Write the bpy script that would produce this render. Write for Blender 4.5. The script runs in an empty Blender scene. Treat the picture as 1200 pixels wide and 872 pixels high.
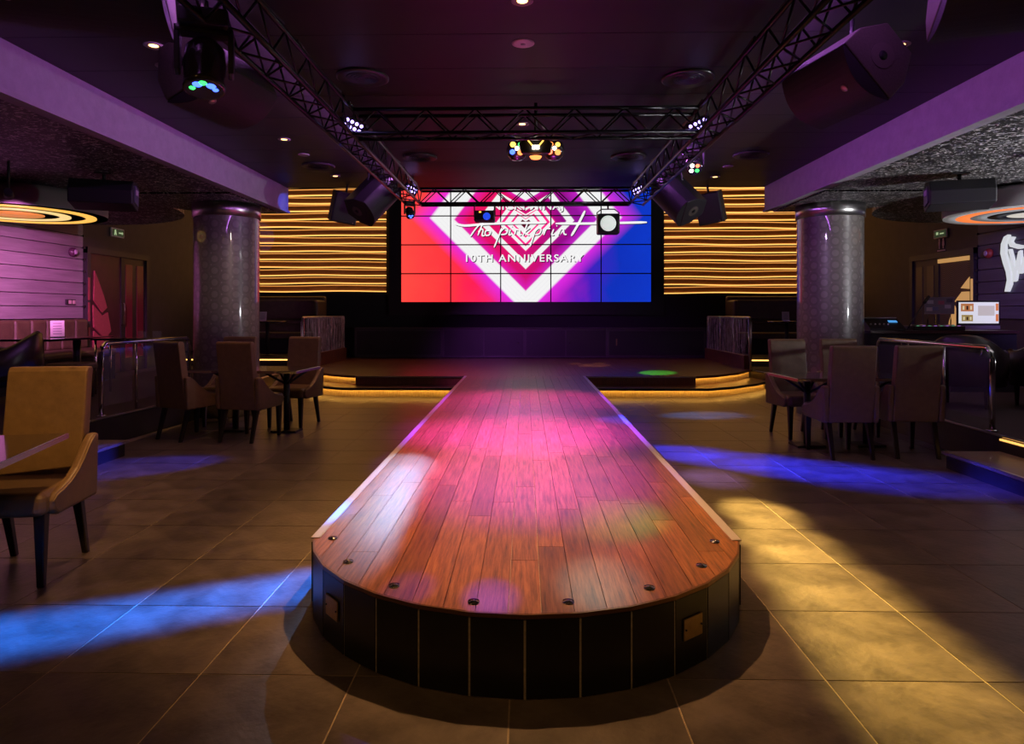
import bpy, bmesh, math, random
from mathutils import Vector, Matrix, Euler
random.seed(7)
R = math.radians
# ------------------------------------------------------------------ camera, world, exposure
FPX, HOR, CH, YAW = 790.0, 366.0, 1.40, R(1.09)
scn = bpy.context.scene
C = scn.collection
cd = bpy.data.cameras.new('camera'); cam = bpy.data.objects.new('camera', cd); C.objects.link(cam)
cd.sensor_width = 36.0; cd.lens = FPX/1200*36; cd.shift_x = 0.0; cd.shift_y = (HOR-436)/1200
cd.clip_start = .05; cd.clip_end = 100
cam.location = (0, 0, CH); cam.rotation_euler = (R(90), 0, YAW)
scn.camera = cam
scn.view_settings.view_transform = 'Standard'; scn.view_settings.look = 'None'
scn.view_settings.gamma = 1.0; scn.view_settings.use_curve_mapping = False
scn.view_settings.exposure = 0.0
w = bpy.data.worlds.new('world'); scn.world = w; w.use_nodes = True
w.node_tree.nodes['Background'].inputs[0].default_value = (.012, .008, .016, 1)
w.node_tree.nodes['Background'].inputs[1].default_value = 1.0

cY, sY = math.cos(YAW), math.sin(YAW)
def P(px, py, d):                      # pixel + camera depth -> world
    xc = (px-600)/FPX*d
    return Vector((cY*xc - sY*d, sY*xc + cY*d, CH - (py-HOR)/FPX*d))
def F(px, py, z=0.0):                  # pixel on the horizontal plane z
    return P(px, py, (CH-z)*FPX/(py-HOR))
def WX(px, py, X):                     # pixel on the vertical plane x = X
    return P(px, py, X/(cY*(px-600)/FPX - sY))
def WY(px, py, Y):                     # pixel on the vertical plane y = Y
    return P(px, py, Y/(sY*(px-600)/FPX + cY))

# ------------------------------------------------------------------ materials
MATS = {}
def _mat(name):
    m = bpy.data.materials.new(name); m.use_nodes = True
    return m, m.node_tree.nodes, m.node_tree.links, m.node_tree.nodes['Principled BSDF']
def mat(name, col, rough=.5, metal=0.0, noise=None, bump=None, coat=0.0, emit=None, spec=None, stretch=None, rand=0.0):
    if name in MATS: return MATS[name]
    m, N, L, b = _mat(name)
    b.inputs['Base Color'].default_value = (*col, 1); b.inputs['Roughness'].default_value = rough
    b.inputs['Metallic'].default_value = metal; b.inputs['Coat Weight'].default_value = coat
    b.inputs['Coat Roughness'].default_value = .15
    if spec is not None: b.inputs['Specular IOR Level'].default_value = spec
    if emit: b.inputs['Emission Color'].default_value = (*emit[0], 1); b.inputs['Emission Strength'].default_value = emit[1]
    tc = N.new('ShaderNodeTexCoord'); vec = tc.outputs['Object']
    if stretch:
        mp = N.new('ShaderNodeMapping'); mp.inputs['Scale'].default_value = stretch
        L.new(vec, mp.inputs['Vector']); vec = mp.outputs['Vector']
    if noise:
        nz = N.new('ShaderNodeTexNoise'); nz.inputs['Scale'].default_value = noise[0]; nz.inputs['Detail'].default_value = 6
        nz.inputs['Roughness'].default_value = .65
        L.new(vec, nz.inputs['Vector'])
        rp = N.new('ShaderNodeValToRGB'); a = noise[1]
        rp.color_ramp.elements[0].position = .3; rp.color_ramp.elements[1].position = .72
        rp.color_ramp.elements[0].color = (*[max(0, c*(1-a)) for c in col], 1)
        rp.color_ramp.elements[1].color = (*[min(1, c*(1+a)) for c in col], 1)
        L.new(nz.outputs['Fac'], rp.inputs['Fac']); out = rp.outputs['Color']
        if rand:
            oi = N.new('ShaderNodeObjectInfo'); hv = N.new('ShaderNodeHueSaturation')
            mr = N.new('ShaderNodeMapRange'); mr.inputs['To Min'].default_value = 1-rand; mr.inputs['To Max'].default_value = 1+rand
            L.new(oi.outputs['Random'], mr.inputs['Value']); L.new(mr.outputs['Result'], hv.inputs['Value'])
            L.new(out, hv.inputs['Color']); out = hv.outputs['Color']
        L.new(out, b.inputs['Base Color'])
        if len(noise) > 2:
            mr2 = N.new('ShaderNodeMapRange'); mr2.inputs['To Min'].default_value = rough-noise[2]; mr2.inputs['To Max'].default_value = rough+noise[2]
            L.new(nz.outputs['Fac'], mr2.inputs['Value']); L.new(mr2.outputs['Result'], b.inputs['Roughness'])
    if bump:
        n2 = N.new('ShaderNodeTexNoise'); n2.inputs['Scale'].default_value = bump[0]; n2.inputs['Detail'].default_value = 4
        L.new(vec, n2.inputs['Vector'])
        bp = N.new('ShaderNodeBump'); bp.inputs['Strength'].default_value = bump[1]; bp.inputs['Distance'].default_value = .01
        L.new(n2.outputs['Fac'], bp.inputs['Height']); L.new(bp.outputs['Normal'], b.inputs['Normal'])
    MATS[name] = m; return m
def glow(name, col, s):
    if name in MATS: return MATS[name]
    m, N, L, b = _mat(name)
    b.inputs['Base Color'].default_value = (*[c*.3 for c in col], 1)
    b.inputs['Emission Color'].default_value = (*col, 1); b.inputs['Emission Strength'].default_value = s
    MATS[name] = m; return m

BLACK = mat('black_paint', (.012, .011, .013), .45)
MATTE = mat('matte_black', (.010, .009, .012), .75, noise=(30, .3))
STEEL = mat('brushed_steel', (.55, .53, .52), .28, 1.0, noise=(60, .12), stretch=(1, 1, .05))
CHROME = mat('chrome', (.75, .72, .70), .13, 1.0)
LEATHER = mat('brown_leather', (.165, .105, .050), .36, noise=(18, .16, .06), bump=(160, .12), spec=.5)
LEATHD = mat('dark_olive_leather', (.075, .048, .025), .42, noise=(14, .2), bump=(140, .12))
DARKWOOD = mat('dark_wood_leg', (.014, .010, .008), .3, noise=(25, .4), stretch=(4, 4, 1))
TILE = mat('floor_tile_stone', (.098, .078, .070), .33, noise=(4.5, .55, .08), bump=(30, .22), rand=.12)
GROUT = mat('floor_grout', (.36, .29, .21), .7, noise=(40, .2))
SKIRT = mat('skirting_tile_black', (.012, .0125, .016), .33, noise=(8, .3), rand=.2)
GROUT2 = mat('pale_grout', (.50, .45, .36), .7, noise=(60, .3))
WOODF = None
def wood_planks(name, c1, c2, c3, rough):
    m, N, L, b = _mat(name)
    tc = N.new('ShaderNodeTexCoord'); oi = N.new('ShaderNodeObjectInfo')
    add = N.new('ShaderNodeVectorMath'); add.operation = 'ADD'
    ml = N.new('ShaderNodeMath'); ml.operation = 'MULTIPLY'; ml.inputs[1].default_value = 37.0
    L.new(oi.outputs['Random'], ml.inputs[0]); cx = N.new('ShaderNodeCombineXYZ'); L.new(ml.outputs[0], cx.inputs['X']); L.new(ml.outputs[0], cx.inputs['Y'])
    L.new(tc.outputs['Object'], add.inputs[0]); L.new(cx.outputs[0], add.inputs[1])
    mp = N.new('ShaderNodeMapping'); mp.inputs['Scale'].default_value = (22, 1.1, 1); L.new(add.outputs[0], mp.inputs['Vector'])
    n1 = N.new('ShaderNodeTexNoise'); n1.inputs['Scale'].default_value = 3.2; n1.inputs['Detail'].default_value = 8; n1.inputs['Roughness'].default_value = .7
    L.new(mp.outputs[0], n1.inputs['Vector'])
    rp = N.new('ShaderNodeValToRGB'); e = rp.color_ramp.elements
    e[0].position = .32; e[0].color = (*c1, 1); e[1].position = .72; e[1].color = (*c3, 1)
    k = e.new(.52); k.color = (*c2, 1)
    L.new(n1.outputs['Fac'], rp.inputs['Fac'])
    hv = N.new('ShaderNodeHueSaturation'); mr = N.new('ShaderNodeMapRange'); mr.inputs['To Min'].default_value = .72; mr.inputs['To Max'].default_value = 1.25
    L.new(oi.outputs['Random'], mr.inputs['Value']); L.new(mr.outputs[0], hv.inputs['Value']); L.new(rp.outputs[0], hv.inputs['Color'])
    L.new(hv.outputs[0], b.inputs['Base Color'])
    m2 = N.new('ShaderNodeMapRange'); m2.inputs['To Min'].default_value = rough-.07; m2.inputs['To Max'].default_value = rough+.09
    L.new(n1.outputs['Fac'], m2.inputs['Value']); L.new(m2.outputs[0], b.inputs['Roughness'])
    b.inputs['Coat Weight'].default_value = .5; b.inputs['Coat Roughness'].default_value = .24; b.inputs['Coat IOR'].default_value = 1.65
    bp = N.new('ShaderNodeBump'); bp.inputs['Strength'].default_value = .05; bp.inputs['Distance'].default_value = .01
    L.new(n1.outputs['Fac'], bp.inputs['Height']); L.new(bp.outputs[0], b.inputs['Normal'])
    MATS[name] = m; return m
WOODF = wood_planks('catwalk_bamboo', (.060, .018, .008), (.27, .090, .034), (.45, .18, .075), .34)
STAGEW = wood_planks('stage_wood', (.09, .030, .012), (.17, .060, .022), (.23, .09, .035), .33)
WALLP = mat('plum_brown_wall', (.042, .028, .030), .6, noise=(5, .2), bump=(60, .1))
PLANKW = mat('grey_wash_plank', (.27, .22, .24), .5, noise=(5, .22), stretch=(1, .25, 3), bump=(18, .15), rand=.12)
CEILM = mat('dark_ceiling', (.013, .010, .012), .48, noise=(2.5, .35), bump=(3, .05))
FASCIA = mat('bulkhead_plaster', (.30, .27, .31), .6, noise=(9, .12), bump=(50, .08))
CARPET = mat('dark_carpet', (.050, .032, .026), .9, noise=(120, .4), bump=(200, .3))
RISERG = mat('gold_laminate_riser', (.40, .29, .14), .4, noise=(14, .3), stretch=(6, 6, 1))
RISER = mat('dark_riser', (.020, .016, .016), .4, noise=(12, .2))
WARMLED = glow('warm_led', (1.0, .55, .12), 2.6)
WARMLED2 = glow('amber_led', (1.0, .48, .11), 1.6)
WARMLED3 = glow('amber_led_dim', (1.0, .42, .09), .95)
DOWNL = glow('downlight_bulb', (1.0, .55, .16), 7.0)

# ------------------------------------------------------------------ mesh helpers
class MB:
    def __init__(s): s.v = []; s.f = []; s.m = []; s.sm = []
    def add(s, vs, fs, M=None, mi=0, smooth=False):
        o = len(s.v)
        s.v += [tuple((M @ Vector(v)) if M is not None else v) for v in vs]
        for f in fs: s.f.append([o+i for i in f]); s.m.append(mi); s.sm.append(smooth)
        return s
    def box(s, c, d, M=None, mi=0, taper=(1, 1)):
        x, y, z = d[0]/2, d[1]/2, d[2]/2; tx, ty = taper
        vs = [(-x*tx, -y*ty, -z), (x*tx, -y*ty, -z), (x*tx, y*ty, -z), (-x*tx, y*ty, -z), (-x, -y, z), (x, -y, z), (x, y, z), (-x, y, z)]
        vs = [(a+c[0], b+c[1], e+c[2]) for a, b, e in vs]
        return s.add(vs, [(0,3,2,1), (4,5,6,7), (0,1,5,4), (1,2,6,5), (2,3,7,6), (3,0,4,7)], M, mi)
    def prism(s, pts, z0, z1, M=None, mi=0, smooth=False):     # polygon in xy, extruded in z
        n = len(pts)
        a = sum(pts[i][0]*pts[(i+1) % n][1]-pts[(i+1) % n][0]*pts[i][1] for i in range(n))
        if a < 0: pts = list(reversed(pts))
        vs = [(p[0], p[1], z0) for p in pts] + [(p[0], p[1], z1) for p in pts]
        s.add(vs, [list(range(n))[::-1], list(range(n, 2*n))], M, mi)
        return s.add(vs, [(i, (i+1) % n, n+(i+1) % n, n+i) for i in range(n)], M, mi, smooth)
    def lathe(s, prof, n=24, M=None, mi=0, smooth=True):       # profile of (r, z)
        vs = []; fs = []
        for r, z in prof:
            for k in range(n):
                a = 2*math.pi*k/n; vs.append((r*math.cos(a), r*math.sin(a), z))
        for j in range(len(prof)-1):
            for k in range(n):
                k2 = (k+1) % n; fs.append((j*n+k, j*n+k2, (j+1)*n+k2, (j+1)*n+k))
        s.add(vs, fs, M, mi, smooth)
        caps = []
        if prof[0][0] > 1e-6: caps.append(list(range(n))[::-1])
        if prof[-1][0] > 1e-6: caps.append([(len(prof)-1)*n+k for k in range(n)])
        if caps: s.add(vs, caps, M, mi)
        return s
    def cyl(s, a, b, r, n=12, mi=0, r2=None):
        a, b = Vector(a), Vector(b); d = b-a
        M = Matrix.Translation(a) @ d.to_track_quat('Z', 'Y').to_matrix().to_4x4()
        return s.lathe([(r, 0), (r if r2 is None else r2, d.length)], n, M, mi)
    def tube(s, path, r, n=8, mi=0, closed=False):
        path = [Vector(p) for p in path]; m = len(path); vs = []; fs = []
        up = Vector((0, 0, 1))
        for i, p in enumerate(path):
            if closed: t = path[(i+1) % m]-path[i-1]
            else: t = path[min(i+1, m-1)]-path[max(i-1, 0)]
            t.normalize(); u = up if abs(t.dot(up)) < .95 else Vector((0, 1, 0))
            a = t.cross(u).normalized(); b = a.cross(t).normalized()
            for k in range(n):
                q = 2*math.pi*k/n; vs.append(p + a*(r*math.cos(q)) + b*(r*math.sin(q)))
        for i in range(m if closed else m-1):
            for k in range(n):
                k2 = (k+1) % n; j = (i+1) % m
                fs.append((i*n+k, j*n+k, j*n+k2, i*n+k2))
        s.add(vs, fs, None, mi, True)
        if not closed: s.add(vs, [list(range(n)), [(m-1)*n+k for k in range(n)][::-1]], None, mi)
        return s
    def grid(s, fn, nu, nv, M=None, mi=0, smooth=True):
        vs = [fn(u/nu, v/nv) for v in range(nv+1) for u in range(nu+1)]
        fs = [(v*(nu+1)+u, v*(nu+1)+u+1, (v+1)*(nu+1)+u+1, (v+1)*(nu+1)+u) for v in range(nv) for u in range(nu)]
        return s.add(vs, fs, M, mi, smooth)
    def mesh(s, name, mats):
        me = bpy.data.meshes.new(name); me.from_pydata([tuple(v) for v in s.v], [], s.f)
        for q in (mats if isinstance(mats, (list, tuple)) else [mats]): me.materials.append(q)
        for p, mi, sm in zip(me.polygons, s.m, s.sm): p.material_index = mi; p.use_smooth = sm
        bm = bmesh.new(); bm.from_mesh(me); bmesh.ops.remove_doubles(bm, verts=bm.verts, dist=1e-5)
        bmesh.ops.recalc_face_normals(bm, faces=bm.faces); bm.to_mesh(me); bm.free()
        return me
    def build(s, name, mats, parent=None, bevel=0.0, seg=2, sub=0):
        o = bpy.data.objects.new(name, s.mesh(name, mats)); C.objects.link(o); o.parent = parent
        if bevel:
            b = o.modifiers.new('bevel', 'BEVEL'); b.width = bevel; b.segments = seg; b.limit_method = 'ANGLE'; b.angle_limit = R(30); b.harden_normals = False
        if sub:
            q = o.modifiers.new('sub', 'SUBSURF'); q.levels = sub; q.render_levels = sub
        return o
def link(name, me, parent=None, loc=None, rot=None):
    o = bpy.data.objects.new(name, me); C.objects.link(o); o.parent = parent
    if loc is not None: o.location = loc
    if rot is not None: o.rotation_euler = rot
    return o
def tag(o, label=None, cat=None, group=None, kind=None):
    if label: o['label'] = label
    if cat: o['category'] = cat
    if group: o['group'] = group
    if kind: o['kind'] = kind
    return o
def thing(name, label, cat, loc=(0, 0, 0), rz=0.0, group=None, rot=None):
    o = bpy.data.objects.new(name, None); C.objects.link(o); o.empty_display_size = .1
    o.location = loc; o.rotation_euler = rot if rot is not None else (0, 0, rz)
    return tag(o, label, cat, group)
def struct(name, mb, m, label=None, parent=None, **k):
    o = mb.build(name, m, parent, **k)
    if parent is None: tag(o, label, None, None, 'structure')
    return o
def copy_tree(o, parent=None):
    c = o.copy(); C.objects.link(c); c.parent = parent
    for ch in list(o.children): copy_tree(ch, c)
    return c
def aim(src, dst): return (Vector(dst)-Vector(src)).to_track_quat('-Z', 'Y').to_euler()
def spot(name, src, dst, col, power, deg, blend=.5, r=.04, scale=None, parent=None):
    l = bpy.data.lights.new(name, 'SPOT'); l.color = col; l.energy = power; l.spot_size = R(deg); l.spot_blend = blend; l.shadow_soft_size = r
    o = bpy.data.objects.new(name, l); C.objects.link(o); o.location = src; o.rotation_euler = aim(src, dst)
    if scale: o.scale = scale
    if parent is not None:
        bpy.context.view_layer.update(); o.parent = parent; o.matrix_parent_inverse = parent.matrix_world.inverted()
    return o
def area(name, src, dst, col, power, sx, sy, parent=None):
    l = bpy.data.lights.new(name, 'AREA'); l.color = col; l.energy = power; l.shape = 'RECTANGLE'; l.size = sx; l.size_y = sy
    o = bpy.data.objects.new(name, l); C.objects.link(o); o.location = src; o.rotation_euler = aim(src, dst); return o
def clip(poly, conv):                  # Sutherland-Hodgman, conv is counter-clockwise
    out = poly
    for i in range(len(conv)):
        a, b = conv[i], conv[(i+1) % len(conv)]; inp = out; out = []
        ins = lambda p: (b[0]-a[0])*(p[1]-a[1])-(b[1]-a[1])*(p[0]-a[0]) >= -1e-9
        for j in range(len(inp)):
            p, q = inp[j-1], inp[j]
            if ins(p) != ins(q):
                d1 = (b[0]-a[0])*(p[1]-a[1])-(b[1]-a[1])*(p[0]-a[0]); d2 = (b[0]-a[0])*(q[1]-a[1])-(b[1]-a[1])*(q[0]-a[0])
                t = d1/(d1-d2); out.append((p[0]+t*(q[0]-p[0]), p[1]+t*(q[1]-p[1])))
            if ins(q): out.append(q)
        if not out: return []
    return out

# ------------------------------------------------------------------ room shell
SH = .31                               # stage, catwalk and platform height
XW, YB, YF = 7.4, 16.45, -4.5
CEIL, SOFF, HIGH = 3.25, 2.88, 5.4
floor = struct('floor', MB().box((0, 6.0, -.0525), (15.4, 21.6, .10)), GROUT, 'large dark stone tiled club floor')
GX, GY, TS = -1.255, 2.585, .6
tile_me = MB().prism([(-.2968, -.2968), (.2968, -.2968), (.2968, .2968), (-.2968, .2968)], -.010, .0).mesh('tile', TILE)
for i in range(-6, 10):
    for j in range(-5, 16):
        x, y = GX+TS*(i+.5), GY+TS*(j+.5)
        if abs(x) > 4.5 or y > 11.9: continue
        if abs(x) < .72 and y > 3.6: continue
        link('tile', tile_me, floor, (x, y, 0))
struct('wall_left', MB().box((-XW-.1, 6, 2.6), (.2, 21.4, 5.6)), WALLP, 'plum brown side wall with plank cladding and a doorway')
struct('wall_right', MB().box((XW+.1, 6, 2.6), (.2, 21.4, 5.6)), WALLP, 'dark plum side wall with plank cladding and lettering')
wall_back = struct('wall_back', MB().box((0, YB+.15, 2.6), (15.2, .2, 5.6)), MATTE, 'black end wall behind the screen and slats')
struct('wall_front', MB().box((0, YF-.1, 2.6), (15.2, .2, 5.6)), WALLP, 'plum wall at the entrance end')
WL = [o for o in C.objects if o.name == 'wall_left'][0]; WR = [o for o in C.objects if o.name == 'wall_right'][0]
# main ceiling ends in an edge above the stage front, stage volume is higher
ceil = struct('ceiling', MB().box((0, 2.76, CEIL+.09), (7.3, 14.5, .14)).box((0, 9.98, CEIL+1.1), (7.3, .06, 2.2)), MATTE, 'dark low ceiling of wide panels')
k = 0
yy = GY-7*.63
while yy < 9.95:
    y2 = min(yy+.63, 10.0)
    MB().box((0, (yy+y2)/2, CEIL+.012), (7.1, y2-yy-.006, .024)).build('ceiling_panel', CEILM, ceil); yy = y2
struct('ceiling_stage', MB().box((0, 13.2, HIGH+.05), (15.2, 6.8, .1)), MATTE, 'black high ceiling above the stage')
# bulkheads and speckled soffits
def speckle():
    m, N, L, b = _mat('speckled_mesh')
    tc = N.new('ShaderNodeTexCoord'); n = N.new('ShaderNodeTexNoise'); n.inputs['Scale'].default_value = 13; n.inputs['Detail'].default_value = 3; n.inputs['Distortion'].default_value = 2.6
    L.new(tc.outputs['Object'], n.inputs['Vector'])
    rp = N.new('ShaderNodeValToRGB'); rp.color_ramp.elements[0].position = .55; rp.color_ramp.elements[0].color = (.008, .007, .008, 1)
    rp.color_ramp.elements[1].position = .63; rp.color_ramp.elements[1].color = (.62, .60, .58, 1)
    L.new(n.outputs['Fac'], rp.inputs['Fac']); L.new(rp.outputs[0], b.inputs['Base Color']); b.inputs['Roughness'].default_value = .5
    MATS['speckle'] = m; return m
SPECK = speckle()
for s, nm in ((-1, 'left'), (1, 'right')):
    xi = 3.53*s
    bk = struct('ceiling_bulkhead', MB().box((s*3.60, 2.75, (SOFF+CEIL+.1)/2+.01), (.14, 14.5, CEIL-SOFF+.10)), FASCIA,
           'long mauve bulkhead over the '+('exit sign side' if s < 0 else 'laptop side'))
    MB().box((s*3.54, 2.75, SOFF+.012), (.07, 14.5, .036)).build('lower_lip', FASCIA, bk)
    sf = struct('ceiling_soffit', MB().box((s*5.53, 1.9, SOFF+.06), (3.74, 12.8, .10)).prism([(s*3.66, 8.3), (s*4.98, 8.3)]+[(s*(6.95-1.97*math.cos(a)), 9.3+1.97*math.sin(a)) for a in [R(t) for t in range(0, 181, 6)] if 6.95-1.97*math.cos(a) < 7.4]+[(s*7.4, 11.2), (s*7.4, 8.3)], SOFF-.005, SOFF+.06)
                .prism([(s*3.66, 8.3), (s*4.98, 8.3), (s*4.98, 9.4), (s*4.75, 9.95), (s*3.66, 10.0)], SOFF-.005, SOFF+.07), [SPECK],
                'black and white speckled soffit over the '+('planked wall seating' if s < 0 else 'disc jockey corner'))
    struct('ceiling_upper', MB().box((s*5.5, 2.75, 4.2), (3.9, 14.5, .1)).box((s*5.5, 9.97, 4.8), (3.9, .06, 1.25)), MATTE, 'black void above the soffit, '+('exit' if s < 0 else 'laptop')+' side')

# ------------------------------------------------------------------ side platforms, steps
PR = [(4.25, YF), (4.25, 6.2), (4.38, 8.6), (4.45, 11.9), (4.32, 12.85), (4.32, 13.6), (XW, 13.6), (XW, YF)]
PL = [(-4.40, YF), (-4.40, 6.9), (-4.28, 8.7), (-4.45, 11.9), (-4.32, 12.85), (-4.32, 13.6), (-XW, 13.6), (-XW, YF)]
for pl, s in ((PL, -1), (PR, 1)):
    pf = struct('floor_platform', MB().prism(pl, 0, SH-.012, mi=0), RISER, 'raised dark carpeted platform by the '+('planked exit wall' if s < 0 else 'disc jockey desk'))
    MB().prism(pl, SH-.012, SH).build('carpet', CARPET, pf)
    MB().tube([(p[0]-s*.005, p[1], SH-.012) for p in pl[:5]], .012, 6).build('metal_nosing', STEEL, pf)
    xs = 3.74 if s > 0 else 3.86; xe = abs(pl[1][0]); ye = 6.12 if s > 0 else 6.5
    st = struct('floor_step', MB().box((s*(xs+xe)/2+s*.02, (ye+.5)/2, .065), (xe-xs-.04, ye-.5, .13)), RISER, 'low step with amber light strip up to the '+('exit wall' if s < 0 else 'disc jockey')+' platform')
    MB().box((s*(xs+xe)/2, (ye+.5)/2, .1425), (xe-xs, ye-.5, .025)).build('tread', mat('step_tread', (.16, .13, .10), .4, noise=(20, .2)), st)
    MB().box((s*(xs+.012), (ye+.5)/2, .1425), (.02, ye-.48, .028)).build('metal_nosing', STEEL, st)
    MB().box((s*(xe-.012), (ye+.5)/2, SH-.045), (.018, ye-.56, .016)).build('light_strip', WARMLED2, st)
# booth plinths
for s in (-1, 1):
    bp_ = struct('floor_booth_plinth', MB().box((s*5.86, 15.05, .23), (3.08, 2.9, .46)), RISER, 'higher plinth under the booth sofa by the '+('exit' if s < 0 else 'laptop')+' side')
    MB().box((s*5.86, 13.60, .436), (3.08, .03, .022)).build('light_strip', WARMLED, bp_)
# stage
STG = [(-2.9, 11.5), (2.9, 11.5), (3.35, 11.78), (3.85, 12.25), (4.32, 12.95), (4.32, 16.4), (-4.32, 16.4), (-4.32, 12.95), (-3.85, 12.25), (-3.35, 11.78)]
LOW = [(-3.02, 11.05), (3.02, 11.05), (3.5, 11.35), (4.05, 11.85), (4.5, 12.4), (4.45, 12.9), (-4.45, 12.9), (-4.5, 12.4), (-4.05, 11.85), (-3.5, 11.35)]
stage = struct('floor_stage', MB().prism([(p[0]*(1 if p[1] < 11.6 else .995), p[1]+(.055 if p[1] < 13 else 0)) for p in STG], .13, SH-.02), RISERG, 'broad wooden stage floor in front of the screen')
def inset(poly, d):
    c = Vector((sum(p[0] for p in poly)/len(poly), sum(p[1] for p in poly)/len(poly)))
    return [tuple(Vector(p)+(c-Vector(p)).normalized()*d) for p in poly]
mb = MB(); random.seed(3)
xk = -4.32
while xk < 4.32:
    y = 11.4-random.random()*1.2
    while y < 16.4:
        ln = random.choice((1.2, 1.5, 1.8))
        q = clip([(xk+.001, y+.001), (xk+.119, y+.001), (xk+.119, y+ln-.001), (xk+.001, y+ln-.001)], STG)
        if len(q) > 2: mb.prism(q, SH-.02, SH)
        y += ln
    xk += .12
sp = mb.build('plank_flooring', STAGEW, stage); sp['kind'] = 'stuff'
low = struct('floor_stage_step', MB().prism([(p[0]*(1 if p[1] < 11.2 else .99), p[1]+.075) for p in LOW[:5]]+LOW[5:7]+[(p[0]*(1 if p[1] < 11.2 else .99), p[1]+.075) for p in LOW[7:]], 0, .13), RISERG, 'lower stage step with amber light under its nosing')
MB().prism(LOW, .13, .155).build('tread', STAGEW, low)
for poly, z, pr, nm in ((LOW, .120, low, 1), (STG, SH-.04, stage, 0)):
    pass
STRIPL = glow('step_strip', (1.0, .52, .10), 20.0)
def lip(pts, z0, z1, th, nm, m_, par):                # thin upright band following a polyline
    for a, b in zip(pts[:-1], pts[1:]):
        a, b = Vector(a), Vector(b); d = b-a; M = Matrix.Translation(((a.x+b.x)/2, (a.y+b.y)/2, (z0+z1)/2)) @ Matrix.Rotation(math.atan2(d.y, d.x), 4, 'Z')
        MB().box((0, 0, 0), (d.length+.004, th, z1-z0), M).build(nm, m_, par)
for s in (-1, 1):
    pts = [(s*1.06, 11.05), (s*3.02, 11.05), (s*3.5, 11.35), (s*4.05, 11.85), (s*4.5, 12.4)]
    lip(pts, .116, .157, .014, 'metal_nosing', BLACK, low)
    lip([(x, y+.032) for x, y in pts], .120, .129, .018, 'light_strip', STRIPL, low)
    pts = [(s*2.9, 11.5), (s*3.35, 11.78), (s*3.85, 12.25), (s*4.32, 12.95)]
    lip([(x, y+.024) for x, y in pts], SH-.034, SH-.024, .016, 'light_strip', STRIPL, stage)
    lip([(x, y+.006) for x, y in pts], SH-.040, SH, .012, 'wood_nosing', STAGEW, stage)
    MB().box((s*1.98, 11.493, SH-.012), (1.84, .02, .024)).build('metal_nosing', STEEL, stage)
    MB().box((s*1.98, 11.53, .215), (1.84, .05, .17)).build('riser_board', STAGEW, stage)

# ------------------------------------------------------------------ catwalk
HW, RC, YC, NF = 1.03, 1.055, 3.235, 14
half = math.asin(HW/RC); yc0 = 2.43+RC
arc = [(RC*math.sin(t), yc0-RC*math.cos(t)) for t in [(-half+2*half*k/NF) for k in range(NF+1)]]
OUT = arc + [(HW, 11.5), (-HW, 11.5)]
cw = thing('catwalk', 'long round-ended wooden catwalk running out from the stage', 'catwalk', (0, 2.43, 0))
def wrl(o): o.parent = cw; o.matrix_parent_inverse = Matrix.Translation((0, -2.43, 0)); return o
def scale_out(k): return [((p[0])*(HW-k)/HW, p[1]+(k if p[1] < YC+.3 else 0)) for p in OUT]
wrl(MB().prism(scale_out(.003), 0, SH-.022).build('body', GROUT2))
random.seed(11); inn = scale_out(.006)
ncol = 17; pw = 2*HW/ncol
for c in range(ncol):
    x0 = -HW+c*pw; y = 2.43-random.random()*1.4
    while y < 11.5:
        ln = random.choice((1.25, 1.5, 1.83)); ye = min(y+ln, 11.5)
        if 11.5-ye < .35: ye = 11.5
        q = clip([(x0+.0013, y+.0013), (x0+pw-.0013, y+.0013), (x0+pw-.0013, ye-.0013), (x0+.0013, ye-.0013)], inn)
        if len(q) > 2: wrl(MB().prism(q, SH-.02, SH).build('plank', WOODF))
        y = ye
for k in range(NF):
    a, b = Vector(arc[k]), Vector(arc[k+1]); mid = (a+b)/2; d = (b-a); ln = d.length; an = math.atan2(d.y, d.x)
    M = Matrix.Translation((mid.x, mid.y, 0)) @ Matrix.Rotation(an, 4, 'Z')
    wrl(MB().box((0, .008, .147), (ln-.009, .016, .286), M).build('skirting_tile', SKIRT))
    wrl(MB().box((0, .008, .301), (ln+.001, .018, .016), M).build('edge_trim', mat('bronze_trim', (.20, .10, .05), .35, .6)))
for s in (-1, 1):
    y = YC
    while y < 11.0:
        wrl(MB().box((s*(HW-.008), y+.1, .147), (.016, .196, .286)).build('skirting_tile', SKIRT)); y += .2
    wrl(MB().box((s*(HW-.02), (YC+11.5)/2, SH+.001), (.045, 11.5-YC, .006)).build('edge_trim', mat('aluminium_edge', (.62, .58, .66), .34, .35)))
for px, py in ((390, 631.4), (408, 659), (462, 687), (555, 706), (666, 706), (761, 689.5), (822, 663.5), (837.5, 635)):
    p = F(px, py, SH)
    q = wrl(MB().lathe([(.0, .009), (.012, .009), (.0125, .006), (.022, .006), (.024, 0), (.024, -.004)], 16, Matrix.Translation((p.x, p.y, SH))).build('deck_stud', CHROME))
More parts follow.
